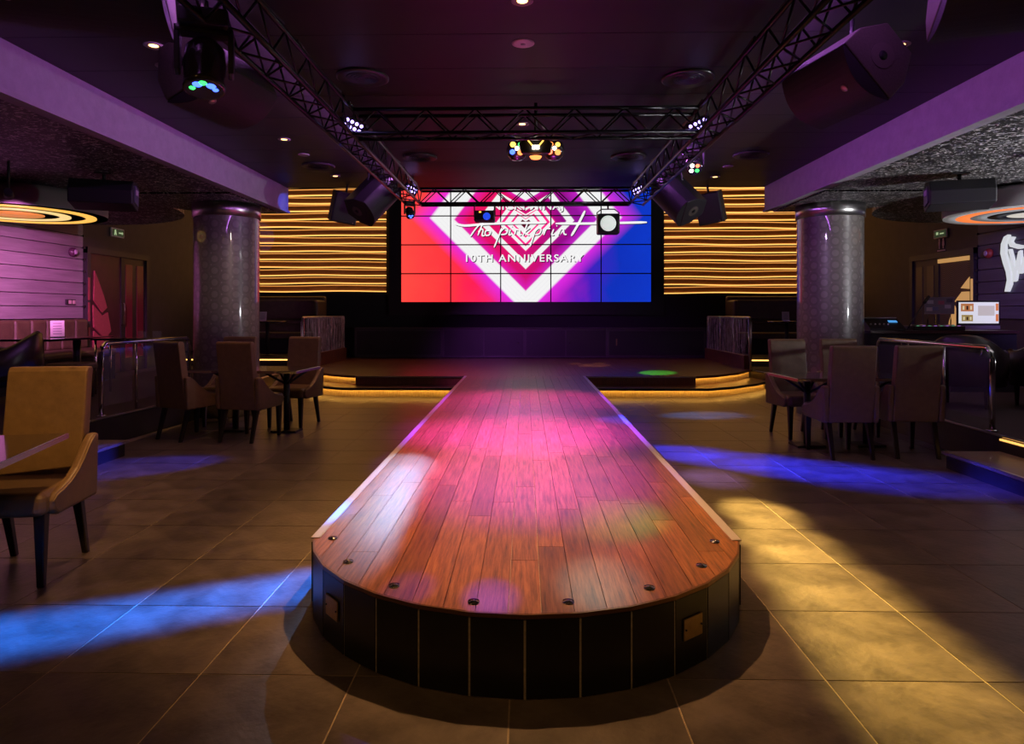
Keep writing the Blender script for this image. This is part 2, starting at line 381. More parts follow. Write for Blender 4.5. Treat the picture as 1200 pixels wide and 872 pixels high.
for px in (403, 806):
    # brass socket plate on the facet nearest to that pixel
    best = min(range(NF), key=lambda k: abs(600+FPX*((arc[k][0]+arc[k+1][0])/2*cY+(arc[k][1]+arc[k+1][1])/2*sY)/(((arc[k][1]+arc[k+1][1])/2)*cY-(arc[k][0]+arc[k+1][0])/2*sY)-px))
    a, b = Vector(arc[best]), Vector(arc[best+1]); mid = (a+b)/2; d = b-a; an = math.atan2(d.y, d.x)
    M = Matrix.Translation((mid.x, mid.y, .165)) @ Matrix.Rotation(an, 4, 'Z')
    pl = wrl(MB().box((0, -.005, 0), (.115, .008, .085), M).build('socket_plate', mat('brass_plate', (.40, .28, .12), .35, .9, noise=(30, .15)), bevel=.003))
    for sx in (-.048, .048):
        q = MB().lathe([(.004, 0), (.004, .004)], 8, M @ Matrix.Translation((sx, -.009, 0)) @ Matrix.Rotation(R(90), 4, 'X')).build('screw', BLACK, None); q.parent = pl

# ------------------------------------------------------------------ columns
def colmat():
    m, N, L, b = _mat('patterned_column_glass')
    uv = N.new('ShaderNodeUVMap'); uv.uv_map = 'UVMap'
    sep = N.new('ShaderNodeSeparateXYZ'); L.new(uv.outputs[0], sep.inputs[0])
    def mth(op, a, b_=None, clampv=False):
        n = N.new('ShaderNodeMath'); n.operation = op; n.use_clamp = clampv
        for i, x in enumerate((a, b_)):
            if x is None: continue
            if isinstance(x, (int, float)): n.inputs[i].default_value = x
            else: L.new(x, n.inputs[i])
        return n.outputs[0]
    u = mth('DIVIDE', sep.outputs['X'], .27); v = mth('DIVIDE', sep.outputs['Y'], .156)
    def cell(ou, ov):
        a = mth('SUBTRACT', mth('FRACT', mth('ADD', u, ou)), .5); c = mth('SUBTRACT', mth('FRACT', mth('ADD', v, ov)), .5)
        a = mth('MULTIPLY', a, .27); c = mth('MULTIPLY', c, .156)
        return mth('SQRT', mth('ADD', mth('MULTIPLY', a, a), mth('MULTIPLY', c, c)))
    d = mth('MINIMUM', cell(0, 0), cell(.5, .5))
    rings = mth('MULTIPLY', mth('ADD', mth('SINE', mth('MULTIPLY', d, 520.0)), 1.0), .5)
    disc = mth('LESS_THAN', d, .042)
    dots = mth('LESS_THAN', mth('MINIMUM', cell(.1667, .5), cell(.6667, 0)), .008)
    net = mth('GREATER_THAN', d, .068)
    f = mth('ADD', mth('MULTIPLY', disc, mth('ADD', mth('MULTIPLY', rings, .22), .12)), mth('ADD', mth('MULTIPLY', dots, .55), mth('MULTIPLY', mth('MULTIPLY', rings, .12), net)), True)
    mx = N.new('ShaderNodeMixRGB'); mx.inputs[1].default_value = (.135, .118, .105, 1); mx.inputs[2].default_value = (.40, .36, .33, 1)
    L.new(f, mx.inputs[0]); L.new(mx.outputs[0], b.inputs['Base Color'])
    b.inputs['Roughness'].default_value = .38; b.inputs['Coat Weight'].default_value = 1.0; b.inputs['Coat Roughness'].default_value = .04
    return m
COLM = colmat()
for s, px in ((-1, 266), (1, 972.5)):
    c = P(px, 366, 9.32); rr = .425
    t = thing('column', 'round column wrapped in patterned glass beside the '+('exit door side' if s < 0 else 'disc jockey desk side'), 'column', (c.x, c.y, 0))
    n = 64; vs = [(rr*math.cos(2*math.pi*k/n), rr*math.sin(2*math.pi*k/n), z) for z in (0, 2.70) for k in range(n)]
    me = bpy.data.meshes.new('shaft'); me.from_pydata(vs, [], [(k, (k+1) % n, n+(k+1) % n, n+k) for k in range(n)]); me.materials.append(COLM)
    ul = me.uv_layers.new(name='UVMap')
    for p in me.polygons:
        p.use_smooth = True; k = p.index
        for li, (uu, vv) in zip(p.loop_indices, ((k, 0), (k+1, 0), (k+1, 2.7), (k, 2.7))):
            ul.data[li].uv = (uu*2*math.pi*rr/n, vv)
    link('shaft', me, t)
    MB().lathe([(rr+.002, 2.688), (rr+.018, 2.69), (rr+.018, 2.873), (rr-.05, 2.874)], 64).build('steel_collar', STEEL, t)
    MB().lathe([(rr+.01, 0.0), (rr+.01, SH+.1), (rr-.02, SH+.1)], 48).build('base_ring', STEEL, t)

# ------------------------------------------------------------------ video wall
YS = 16.36
p0, p1 = WY(469.7, 219.5, YS), WY(763.5, 354.5, YS)
SX0, SX1, SZ1, SZ0 = p0.x, p1.x, p0.z, p1.z
pxm = (SX1-SX0)/293.8                   # metres per picture unit on the screen plane
cxs, czs = WY(616, 262, YS).x, WY(616, 262, YS).z
def screenmat():
    m, N, L, b = _mat('video_picture')
    def mth(op, a, b_=None, clampv=False):
        n = N.new('ShaderNodeMath'); n.operation = op; n.use_clamp = clampv
        for i, x in enumerate((a, b_)):
            if x is None: continue
            if isinstance(x, (int, float)): n.inputs[i].default_value = x
            else: L.new(x, n.inputs[i])
        return n.outputs[0]
    g = N.new('ShaderNodeNewGeometry'); sep = N.new('ShaderNodeSeparateXYZ'); L.new(g.outputs['Position'], sep.inputs[0])
    x = mth('DIVIDE', mth('SUBTRACT', sep.outputs['X'], cxs), pxm); up = mth('DIVIDE', mth('SUBTRACT', sep.outputs['Z'], czs), pxm)
    u = mth('ABSOLUTE', x)
    e1 = mth('SUBTRACT', u, up)
    e2 = mth('ADD', mth('MULTIPLY', u, .9), mth('MULTIPLY', up, .69))
    e3 = mth('MULTIPLY', mth('SUBTRACT', up, mth('MULTIPLY', u, .6)), 2.94)
    md = mth('MAXIMUM', mth('MAXIMUM', e1, e2), e3)
    nz = N.new('ShaderNodeTexNoise'); nz.inputs['Scale'].default_value = 1.1; nz.inputs['Detail'].default_value = 3
    L.new(g.outputs['Position'], nz.inputs['Vector'])
    def ramp(val, stops, lo, hi):
        mr = N.new('ShaderNodeMapRange'); mr.inputs['From Min'].default_value = lo; mr.inputs['From Max'].default_value = hi
        L.new(val, mr.inputs['Value']); r = N.new('ShaderNodeValToRGB'); e = r.color_ramp.elements
        while len(e) > 1: e.remove(e[-1])
        for i, (pos, c) in enumerate(stops):
            k = e[0] if i == 0 else e.new((pos-lo)/(hi-lo))
            k.position = (pos-lo)/(hi-lo); k.color = (*c, 1)
        L.new(mr.outputs[0], r.inputs[0]); return r.outputs[0]
    xx = mth('ADD', x, mth('MULTIPLY', mth('SUBTRACT', nz.outputs['Fac'], .5), 60))
    base = ramp(xx, [(-147, (.95, .055, .045)), (-95, (.90, .03, .04)), (-55, (.80, .012, .07)), (-10, (.55, .01, .22)), (35, (.36, .008, .42)), (70, (.04, .011, .42)), (105, (.003, .024, .40)), (147, (.003, .030, .45))], -147, 147)
    inner = ramp(xx, [(-70, (.66, .006, .08)), (-20, (.60, .005, .12)), (10, (.46, .004, .15)), (45, (.24, .003, .20)), (90, (.22, .012, .42))], -147, 147)
    W = (.72, .72, .72); PK = (.85, .015, .22); MG = (.62, .02, .62)
    # fine inner hearts
    hearts = ramp(md, [(0, (.10, .0, .015)), (6.5, (.10, .0, .015)), (7, W), (14, W), (14.4, PK), (16.6, PK), (17, W), (23.2, W), (23.6, PK), (26.6, PK), (27, W), (31.8, W), (32.2, PK)], 0, 40)
    def mix(a, b_, f):
        n = N.new('ShaderNodeMixRGB'); L.new(f, n.inputs[0])
        for i, q in ((1, a), (2, b_)):
            if isinstance(q, tuple): n.inputs[i].default_value = (*q, 1)
            else: L.new(q, n.inputs[i])
        return n.outputs[0]
    def step(v, t, wd=.6):
        mr = N.new('ShaderNodeMapRange'); mr.inputs['From Min'].default_value = t-wd; mr.inputs['From Max'].default_value = t+wd; L.new(v, mr.inputs['Value']); return mr.outputs[0]
    col = mix(hearts, inner, step(md, 33.0, 1.2))
    col = mix(col, W, step(md, 45)); col = mix(col, inner, step(md, 53.5))
    col = mix(col, MG, mth('MULTIPLY', step(md, 72, 8), .55)); col = mix(col, W, step(md, 79, 1.2))
    streak = mth('MULTIPLY', mth('GREATER_THAN', mth('SINE', mth('MULTIPLY', md, 1.1)), .55), .12)
    col = mix(col, (.55, .52, .58), mth('MULTIPLY', streak, step(md, 80)))
    outc = mix(MG, base, step(md, 117, 13))
    col = mix(col, outc, step(md, 105.5, 1.6))
    b.inputs['Base Color'].default_value = (.01, .01, .01, 1); b.inputs['Roughness'].default_value = .25
    L.new(col, b.inputs['Emission Color']); b.inputs['Emission Strength'].default_value = 1.25
    return m
SCREEN = screenmat()
vw = thing('video_wall', 'big glowing video wall of twenty panels showing a pink heart emblem', 'video wall', (cxs, YS, SZ0-.3))
def vpar(o): o.parent = vw; o.matrix_parent_inverse = Matrix.Translation(vw.location).inverted(); return o
fx0, fx1 = WY(455.5, 300, YS).x, WY(778, 300, YS).x; fz0 = WY(600, 369, YS).z
vpar(MB().box(((fx0+fx1)/2, YS+.06, (fz0+SZ1+.25)/2), (fx1-fx0, .08, SZ1+.25-fz0)).build('surround', mat('screen_surround', (.010, .009, .012), .4)))
pw_, ph_ = (SX1-SX0)/5, (SZ1-SZ0)/4
for i in range(5):
    for j in range(4):
        cx, cz = SX0+pw_*(i+.5), SZ0+ph_*(j+.5)
        pn = vpar(MB().box((cx, YS+.01, cz), (pw_-.004, .02, ph_-.004)).build('display_panel', BLACK))
        q = MB().add([(cx-pw_/2+.014, YS-.001, cz-ph_/2+.014), (cx+pw_/2-.014, YS-.001, cz-ph_/2+.014), (cx+pw_/2-.014, YS-.001, cz+ph_/2-.014), (cx-pw_/2+.014, YS-.001, cz+ph_/2-.014)], [(0, 1, 2, 3)]).build('picture', SCREEN, None)
        q.parent = pn
WHITE_L = glow('screen_white_lettering', (.92, .92, .92), 1.0); SHADE_L = mat('screen_letter_outline', (.03, .004, .02), .6)
def word(txt, px0, px1, py_mid, cap, shear=0.0, spacing=1.0, thick=.0, both=True):
    for off, mt, nm, yo in (((.9, -.9), SHADE_L, 'lettering_shadow', .0035), ((0, 0), WHITE_L, 'lettering', .006)):
        cu = bpy.data.curves.new(nm, 'FONT'); cu.body = txt; cu.align_x = 'CENTER'; cu.align_y = 'CENTER'; cu.size = 1; cu.shear = shear; cu.space_character = spacing; cu.offset = thick; cu.resolution_u = 3
        o = bpy.data.objects.new(nm, cu); C.objects.link(o)
        bpy.context.view_layer.update(); dg = bpy.context.evaluated_depsgraph_get()
        me = bpy.data.meshes.new_from_object(o.evaluated_get(dg)); bpy.data.objects.remove(o)
        xs = [v.co.x for v in me.vertices]; ys = [v.co.y for v in me.vertices]
        sx = (px1-px0)*pxm/(max(xs)-min(xs)); sy = cap*pxm/(max(ys)-min(ys)); mx, my = (max(xs)+min(xs))/2, (max(ys)+min(ys))/2
        c = WY((px0+px1)/2+off[0], py_mid-off[1], YS)
        for v in me.vertices: v.co = ((v.co.x-mx)*sx+c.x, YS-yo, (v.co.y-my)*sy+c.z)
        me.materials.clear(); me.materials.append(mt)
        vpar(link(nm, me))
word('NICKI MINAJ', 577, 660, 243.0, 11, thick=.012, spacing=1.05)
word('10TH ANNIVERSARY', 546, 684, 302.5, 8.6, thick=.014, spacing=1.2)
# handwritten title: strokes given in picture units on the screen plane
STR = [[(533, 262), (545, 264.5), (570, 262.5), (600, 261.5), (640, 261)], [(651, 262), (690, 262), (720, 261.4), (758, 260.5)],
       [(562, 263), (556, 270), (551, 277.5)], [(566, 261), (560, 276)], [(560.5, 272), (564, 268.5), (566, 270), (565, 276), (568, 276)],
       [(573, 270), (569, 271), (569, 275.5), (573, 275.5), (575, 271.5), (572, 269.5)],
       [(588, 267), (584, 278), (579, 290)], [(586, 272), (591, 267.5), (595, 269), (593, 274), (587, 275)], [(598, 269), (596.5, 275), (599, 275)], [(599.5, 265.5), (600.3, 265)],
       [(603, 275), (605, 269), (607, 269.5), (609, 270), (609, 275), (611, 275)], [(618, 262), (613, 276)], [(621, 267), (615, 272), (620, 276)],
       [(628, 268), (624, 280), (621, 289)], [(627, 271), (631, 267.5), (634, 269), (632, 274), (627, 275)], [(637, 275.5), (640, 268.5), (645, 268)],
       [(649, 268.5), (646.5, 275), (649.5, 275)], [(652, 265), (653, 264.5)], [(654, 275.5), (657, 269), (660, 268.8), (661, 274), (664, 275)], [(685.5, 247), (678, 262), (669.5, 276.5)]]
for off, mt, nm, yo in (((.8, .8), SHADE_L, 'script_shadow', .003), ((0, 0), WHITE_L, 'script_lettering', .0065)):
    mb = MB()
    for stq in STR:
        pts = [Vector((WY(a+off[0], b+off[1], YS).x, 0, WY(a+off[0], b+off[1], YS).z)) for a, b in stq]
        big = stq[0][0] in (533, 651, 685.5); wd = (1.35 if big else .85)*pxm
        # smooth the stroke, then lay it as a flat ribbon
        fine = []
        for i in range(len(pts)-1):
            pa, pb, pc, pd = pts[max(i-1, 0)], pts[i], pts[i+1], pts[min(i+2, len(pts)-1)]
            for t in (0, .25, .5, .75):
                fine.append(.5*((2*pb)+(pc-pa)*t+(2*pa-5*pb+4*pc-pd)*t*t+(3*pb-pa-3*pc+pd)*t**3))
        fine.append(pts[-1]); vs = []
        for i, p in enumerate(fine):
            t = (fine[min(i+1, len(fine)-1)]-fine[max(i-1, 0)]); t = t.normalized() if t.length > 1e-6 else Vector((1, 0, 0))
            n = Vector((-t.z, 0, t.x))*wd*(.55 if i in (0, len(fine)-1) else 1)
            vs += [(p.x+n.x, YS-yo, p.z+n.z), (p.x-n.x, YS-yo, p.z-n.z)]
        mb.add(vs, [(2*i, 2*i+1, 2*i+3, 2*i+2) for i in range(len(fine)-1)])
    vpar(mb.build(nm, mt))

# ------------------------------------------------------------------ slatted, backlit back wall
SLAT = mat('amber_slat_wood', (.30, .13, .042), .5, noise=(4, .35), stretch=(.5, 1, 8), bump=(20, .1), rand=.15)
pitch = 9.42/FPX*16.4; random.seed(5)
for s, (xa, xb) in ((-1, (301-90, 452.5)), (1, (778.5, 937+90))):
    A, B = max(WY(xa, 300, 16.4).x, -XW+.02), min(WY(xb, 300, 16.4).x, XW-.02)
    zb = WY(615, 342 if s < 0 else 344, 16.4).z; n = 18
    ph = [random.uniform(0, 6.28) for _ in range(40)]
    for k in range(16):
        z0 = zb+k*pitch; hgt = pitch*.82
        wv = lambda u, e, k=k: z0+.008*math.sin(ph[k]+u*5.0)+.006*math.sin(ph[k+16]+u*11)+e*hgt
        def strip(e0, e1, ya, yb2, nm, m_):
            mb = MB(); vs = []
            for i in range(n+1):
                u = i/n; X = A+(B-A)*u
                vs += [(X, ya, wv(u, e0)), (X, ya, wv(u, e1)), (X, yb2, wv(u, e1)), (X, yb2, wv(u, e0))]
            fs = []
            for i in range(n):
                o = 4*i; fs += [(o, o+4, o+5, o+1), (o+1, o+5, o+6, o+2), (o+2, o+6, o+7, o+3), (o+3, o+7, o+4, o)]
            fs += [(0, 1, 2, 3), (4*n, 4*n+3, 4*n+2, 4*n+1)]
            mb.add(vs, fs); return mb.build(nm, m_, wall_back)
        strip(.14, .90, 16.40, 16.43, 'slat', SLAT)
        strip(.0, .14, 16.36, 16.43, 'light_strip', WARMLED2)
        strip(.90, 1.0, 16.375, 16.43, 'light_strip', WARMLED3)
    MB().box(((A+B)/2, 16.40, zb-.05), (B-A, .12, .06)).build('slat_base_rail', MATTE, wall_back)

# low cabinets under the screen
CABD = mat('cabinet_black', (.018, .016, .020), .4)
cz0, cz1 = SH, SH+.72
for i, (pa, pb, kind) in enumerate(((415, 519, 0), (519, 615, 1), (615, 711, 1), (711, 828, 0))):
    yq = 16.0; xa, xb = WY(pa, 400, yq).x, WY(pb, 400, yq).x
    lab = ['low black cabinet with plain sliding front by the exit side end', 'low black double-door cabinet left of the middle post under the screen', 'low black double-door cabinet right of the middle post under the screen', 'low black cabinet with a small brass latch plate'][i]
    lab = lab.replace('left of the middle post under the screen', 'next to the plain exit side cabinet').replace('right of the middle post under the screen', 'next to the cabinet with latch plate')
    t = thing('low_cabinet', lab, 'cabinet', ((xa+xb)/2, yq+.15, SH), group='low cabinets under the screen')
    w_ = xb-xa
    MB().box((0, .02, .36), (w_-.004, .26, .70)).box((0, .0, .71), (w_-.004, .34, .025)).build('body', mat('cabinet_frame', (.060, .050, .055), .4), t)
    if kind:
        for q in (-1, 1):
            d_ = MB().box((q*w_*.245, -.12, .36), (w_*.475, .016, .60)).build('door', CABD, t)
            MB().lathe([(.0, .022), (.014, .02), (.014, 0)], 10, Matrix.Translation((q*w_*.42 if i == 1 else (-w_*.42 if q < 0 else w_*.05), -.128, .36)) @ Matrix.Rotation(R(90), 4, 'X')).build('knob', CHROME, d_)
    else:
        MB().box((0, -.12, .36), (w_-.12, .016, .56)).build('sliding_front', CABD, t)
        MB().box((0, -.125, .655), (w_-.14, .02, .012)).box((0, -.125, .065), (w_-.14, .02, .012)).build('track', mat('dull_track', (.08, .07, .08), .4, .6), t)
        if i == 3: MB().box((-w_*.40, -.13, .38), (.03, .01, .16)).build('latch_plate', mat('brass_latch', (.30, .20, .09), .4, .7), t)

# stage side rails with etched glass
def etched():
    m, N, L, b = _mat('etched_glass')
    tc = N.new('ShaderNodeTexCoord'); w_ = N.new('ShaderNodeTexNoise'); mp = N.new('ShaderNodeMapping'); mp.inputs['Scale'].default_value = (9, 9, .7)
    mp.inputs['Rotation'].default_value = (.12, 0, 0)
    L.new(tc.outputs['Object'], mp.inputs['Vector']); L.new(mp.outputs[0], w_.inputs['Vector']); w_.inputs['Scale'].default_value = 1.6; w_.inputs['Detail'].default_value = 2; w_.inputs['Distortion'].default_value = .6
    rp = N.new('ShaderNodeValToRGB'); e = rp.color_ramp.elements; e[0].position = .46; e[0].color = (.06, .06, .06, 1); e[1].position = .54; e[1].color = (.06, .06, .06, 1); k = e.new(.5); k.color = (.75, .75, .75, 1)
    L.new(w_.outputs['Fac'], rp.inputs[0]); L.new(rp.outputs[0], b.inputs['Alpha'])
    b.inputs['Base Color'].default_value = (.75, .68, .75, 1); b.inputs['Roughness'].default_value = .35
    return m
ETCH = etched()
for s in (-1, 1):
    t = thing('stage_railing', 'stage side railing with etched glass panels near the '+('exit' if s < 0 else 'disc jockey')+' side booth', 'railing', (s*4.24, 12.95, SH))
    MB().box((0, 1.44, .13), (.09, 2.8, .26)).build('wooden_curb', STAGEW, t)
    for k in range(3):
        MB().box((0, .50+k*.94, .63), (.012, .90, .74)).build('glass_panel', ETCH, t)
    MB().tube([(s*.04, -.08, 0), (s*.04, -.08, .90), (s*.04, -.06, .96), (s*.04, 0, .985), (s*.04, 2.84, .985)], .024, 10).build('handrail', STEEL, t)
    for k in range(4):
        MB().cyl((s*.04, .02+k*.94, .0), (s*.04, .02+k*.94, .98), .012, 8).build('glass_clamp', CHROME, t)

# ------------------------------------------------------------------ plank cladding
for s, W_ in ((-1, WL), (1, WR)):
    for k in range(8):
        z0 = 1.30+k*.196
        MB().box((s*(XW-.018), 4.1, z0+.096), (.036, 14.0, .184)).build('plank', PLANKW if s < 0 else mat('indigo_plank', (.085, .075, .115), .5, noise=(5, .22), stretch=(1, .25, 3), rand=.12), W_)
        MB().box((s*(XW-.03), 11.12, z0+.196), (.05, .06, .035)).build('clip', BLACK, W_)

# ------------------------------------------------------------------ ring pendants
def ringlamp(s, cols, label):
    c = P(615+s*0, 366, 8.3); cx, cy = s*6.32, 8.35+s*.1
    t = thing('ring_pendant', label, 'ceiling lamp', (cx, cy, 2.62))
    MB().lathe([(.99, 0), (.99, .18), (.90, .255), (.0, .255)], 72).lathe([(.99, 0), (.0, 0)], 72).build('drum', mat('pendant_drum_'+('a' if s < 0 else 'b'), (.20, .17, .17) if s < 0 else (.34, .32, .34), .5), t)
    for r0, r1, m_ in cols:
        if r0 == 0: MB().lathe([(0, -.012), (r1, -.012), (r1, .004)], 64).build('glow_disc', m_, t)
        else: MB().lathe([(r0, .004), (r0, -.012), (r1, -.012), (r1, .004)], 72).build('glow_ring', m_, t)
    return t
ringlamp(-1, [(.74, .86, glow('ring_yellow', (1., .52, .09), 1.1)), (.46, .58, glow('ring_pale', (1., .72, .28), .95)), (0, .30, glow('ring_core_orange', (.85, .28, .06), .75))], 'dark round pendant with two glowing yellow rings and an orange centre')
ringlamp(1, [(.68, .84, glow('ring_orange', (1., .22, .05), 1.0)), (.84, .98, mat('ring_grey', (.45, .45, .46), .4, emit=((.5, .5, .5), .22))), (.50, .68, mat('ring_grey2', (.45, .45, .46), .4, emit=((.5, .5, .5), .22))), (.30, .50, BLACK), (0, .30, glow('ring_core_white', (.8, .75, .66), .75))], 'pale grey round pendant with an orange ring and white centre')

# ------------------------------------------------------------------ chairs and tables
YZX = Matrix(((0, 0, 1, 0), (1, 0, 0, 0), (0, 1, 0, 0), (0, 0, 0, 1)))      # prism xy -> yz, extruded along x
PIPE = mat('leather_piping', (.22, .15, .08), .35)
def make_chair():
    t = thing('dining_chair', 'x', 'chair')
    MB().box((0, -.015, .425), (.49, .50, .125)).build('seat', LEATHER, t, bevel=.045, seg=4)
    prof = [(.175, .35), (.255, .345), (.285, .60), (.345, 1.065), (.335, 1.085), (.285, 1.085), (.268, 1.06), (.205, .62)]
    MB().prism(prof, -.212, .212, YZX).build('backrest', LEATHER, t, bevel=.022, seg=3)
    curve = [(-.215, .445), (-.18, .468), (-.11, .482), (-.03, .505), (.05, .548), (.12, .605), (.185, .668), (.235, .705)]
    for s in (-1, 1):
        wp = [(.27, .345), (-.16, .352), (-.21, .39)] + curve + [(.29, .70)]
        wg = MB().prism(wp, s*.215, s*.268, YZX).build('wing', LEATHER, t, bevel=.018, seg=3)
        MB().tube([(s*.266, y, z-.012) for y, z in curve], .005, 6).build('piping', PIPE, wg)
        MB().box((s*.205, -.205, .19), (.055, .055, .38), taper=(.6, .6)).build('leg', DARKWOOD, t, bevel=.005)
        M = Matrix(((1, 0, 0, s*.19), (0, 1, -.28, .30), (0, 0, 1, 0), (0, 0, 0, 1)))
        MB().box((0, 0, .19), (.05, .05, .38), M, taper=(.65, .65)).build('leg', DARKWOOD, t, bevel=.005)
    return t
proto = make_chair(); used = [False]
def chair(x, y, fx, fy, label, z=0.0, group='brown leather dining chairs', sc=1.0):
    o = copy_tree(proto) if used[0] else proto; used[0] = True
    o.location = (x, y, z); o.rotation_euler = (0, 0, math.atan2(fx, -fy)); o.scale = (sc,)*3
    o['label'] = label; o['group'] = group; return o
chair(-2.70, 3.56, .16, -.97, 'large brown leather chair alone at the corner of a dark table, lit golden', sc=1.0)
chair(-3.74, 7.53, .44, .90, 'brown leather chair turned to the column, standing against the blue-lit handrail')
chair(-3.04, 7.46, .20, .98, 'brown leather chair back-on, next to the one against the blue-lit handrail')
chair(-2.87, 8.31, -.16, -.98, 'olive brown leather chair facing out from the table, nearest the amber curved step')
chair(-3.70, 8.36, -.05, -1, 'brown leather chair facing out, right in front of the exit side column')
chair(3.10, 6.74, -.02, 1, 'brown leather chair back-on with blue light on its wing and legs')
chair(3.76, 6.80, .03, 1, 'brown leather chair back-on, close to the pink-lit handrail post')
chair(3.10, 7.68, .09, -1, 'dark brown leather chair facing out, at the table corner toward the stage')
chair(3.74, 7.82, .0, -1, 'dark brown leather chair facing out, right in front of the disc jockey side column')
GLASSTOP = mat('dark_gloss_top', (.018, .014, .016), .10, coat=1.0)
def table(x, y, rz, wx, wy, label, z=0.0, h=.75):
    t = thing('dining_table', label, 'table', (x, y, z), rz)
    MB().box((0, 0, h-.015), (wx, wy, .03)).build('table_top', GLASSTOP, t, bevel=.004)
    MB().box((0, -wy/2, h-.016), (wx, .006, .026)).box((0, wy/2, h-.016), (wx, .006, .026)).box((-wx/2, 0, h-.016), (.006, wy, .026)).box((wx/2, 0, h-.016), (.006, wy, .026)).build('metal_edge', CHROME, t)
    oy = .12 if wx > 1 else 0.0
    for q in ((-1, 1) if wx > 1 else (0,)):
        MB().cyl((q*wx*.25, oy, .02), (q*wx*.25, oy, h-.03), .035, 12).build('pedestal', BLACK, t)
        MB().box((q*wx*.25, oy, .011), (.30, .22 if wx > 1 else .40, .022)).build('base_plate', BLACK, t)
        for ax, ay in ((1, 1), (1, -1), (-1, 1), (-1, -1)):
            MB().cyl((q*wx*.25, oy, h-.20), (q*wx*.25+ax*.2, oy+ay*wy*.28, h-.03), .014, 8).build('brace', BLACK, t)
    return t
table(-2.745, 3.10, R(15), .80, .80, 'square dark glossy table whose corner overlaps the large chair')
table(-3.12, 7.78, R(-4), 1.25, .70, 'long dark glossy table with chairs in front of the exit side column')
table(3.28, 7.02, R(3), 1.26, .70, 'long dark glossy table with chairs in front of the disc jockey side column')

# ------------------------------------------------------------------ handrails on the platforms
def handrail(a, b, label, s):
    a, b = Vector(a), Vector(b); t = thing('handrail', label, 'railing', (a.x, a.y, SH)); d = (b-a).to_2d(); ln = d.length; d.normalize()
    g = lambda u, z: (d.x*u, d.y*u, z)
    top = .76
    MB().tube([g(0, 0), g(0, top-.10), g(.02, top-.04), g(.07, top), g(ln-.07, top), g(ln-.02, top-.04), g(ln, top-.10), g(ln, 0)], .024, 12).build('rail', CHROME, t)
    for u in (.35*ln, .68*ln): MB().cyl(g(u, 0), g(u, top), .014, 8).build('post', CHROME, t)
    for u in (0, ln): MB().lathe([(.05, 0), (.05, .012), (.0, .014)], 16, Matrix.Translation(g(u, 0))).build('floor_flange', CHROME, t)
    an = math.atan2(d.y, d.x)
    for u in (.17, .51, .84):
        M = Matrix.Translation(g(u*ln, .40)) @ Matrix.Rotation(an, 4, 'Z')
        MB().box((0, .0, 0), (ln*.28, .010, .60), M).build('glass_panel', CLEAR, t)
        MB().tube([g(u*ln-ln*.10, top-.005), g(u*ln-ln*.10, top-.06), g(u*ln-ln*.085, top-.085)], .006, 6).build('glass_clip', CHROME, t)
    return t
def clear():
    m, N, L, b = _mat('clear_glass'); b.inputs['Base Color'].default_value = (.6, .62, .65, 1); b.inputs['Alpha'].default_value = .05; b.inputs['Roughness'].default_value = .05
    return m
CLEAR = clear()
handrail((4.29, 6.27, SH), (4.38, 8.45, SH), 'tubular chrome handrail with glass beside the disc jockey desk', 1)
handrail((-4.44, 6.98, SH), (-4.33, 8.62, SH), 'tubular chrome handrail tinted blue beside the planked wall seating', -1)

# ------------------------------------------------------------------ lighting truss
TX, TZ0, TZ1, TYA, TYB, TW = 1.55, 2.90, 3.10, 5.72, 9.35, .20
truss = thing('lighting_truss', 'black rectangular lighting truss hung under the ceiling', 'truss', (0, TYB, TZ0))
def tp(o): o.parent = truss; o.matrix_parent_inverse = Matrix.Translation((0, -TYB, -TZ0)); return o
TRM = mat('truss_metal', (.022, .020, .022), .30, .6)
def truss_seg(a, b, side):              # a, b: centre line ends at mid height; side: horizontal unit normal
    a, b, n = Vector(a), Vector(b), Vector(side); h = Vector((0, 0, 1)); L_ = (b-a).length; d = (b-a)/L_
    for i in (-1, 1):
        for j in (-1, 1):
            o = n*(i*TW/2)+h*(j*TW/2)
            tp(MB().cyl(a+o, b+o, .017, 8).build('chord', TRM))
    k = max(1, round(L_/.21))
    for face in ((n*TW/2, h), (-n*TW/2, h), (-h*TW/2, n)):
        for q in range(k):
            sg = 1 if q % 2 == 0 else -1
            p = a+d*(L_*q/k)+face[0]-face[1]*(sg*TW/2); r_ = a+d*(L_*(q+1)/k)+face[0]+face[1]*(sg*TW/2)
            tp(MB().cyl(p, r_, .008, 5).build('brace', TRM))
zc = (TZ0+TZ1)/2
truss_seg((-TX, 2.6, zc), (-TX, TYB+.1, zc), (1, 0, 0)); truss_seg((TX, 2.6, zc), (TX, TYB+.1, zc), (1, 0, 0))
truss_seg((-TX+.1, TYA, zc), (TX-.1, TYA, zc), (0, 1, 0)); truss_seg((-TX+.1, TYB, zc), (TX-.1, TYB, zc), (0, 1, 0))
for x in (-TX, TX):
    for y in (3.6, 5.72, 7.5, 9.3): tp(MB().cyl((x, y, TZ1), (x, y, CEIL+.01), .012, 8).build('hanger', TRM))
    for k in range(5):
        y0 = 3.0+k*1.25
        tp(MB().tube([(x+(.11 if x < 0 else -.11), y0+.25*q, TZ1+.025-.02*math.sin(math.pi*q/4)) for q in range(5)], .008, 6).build('cable', BLACK))

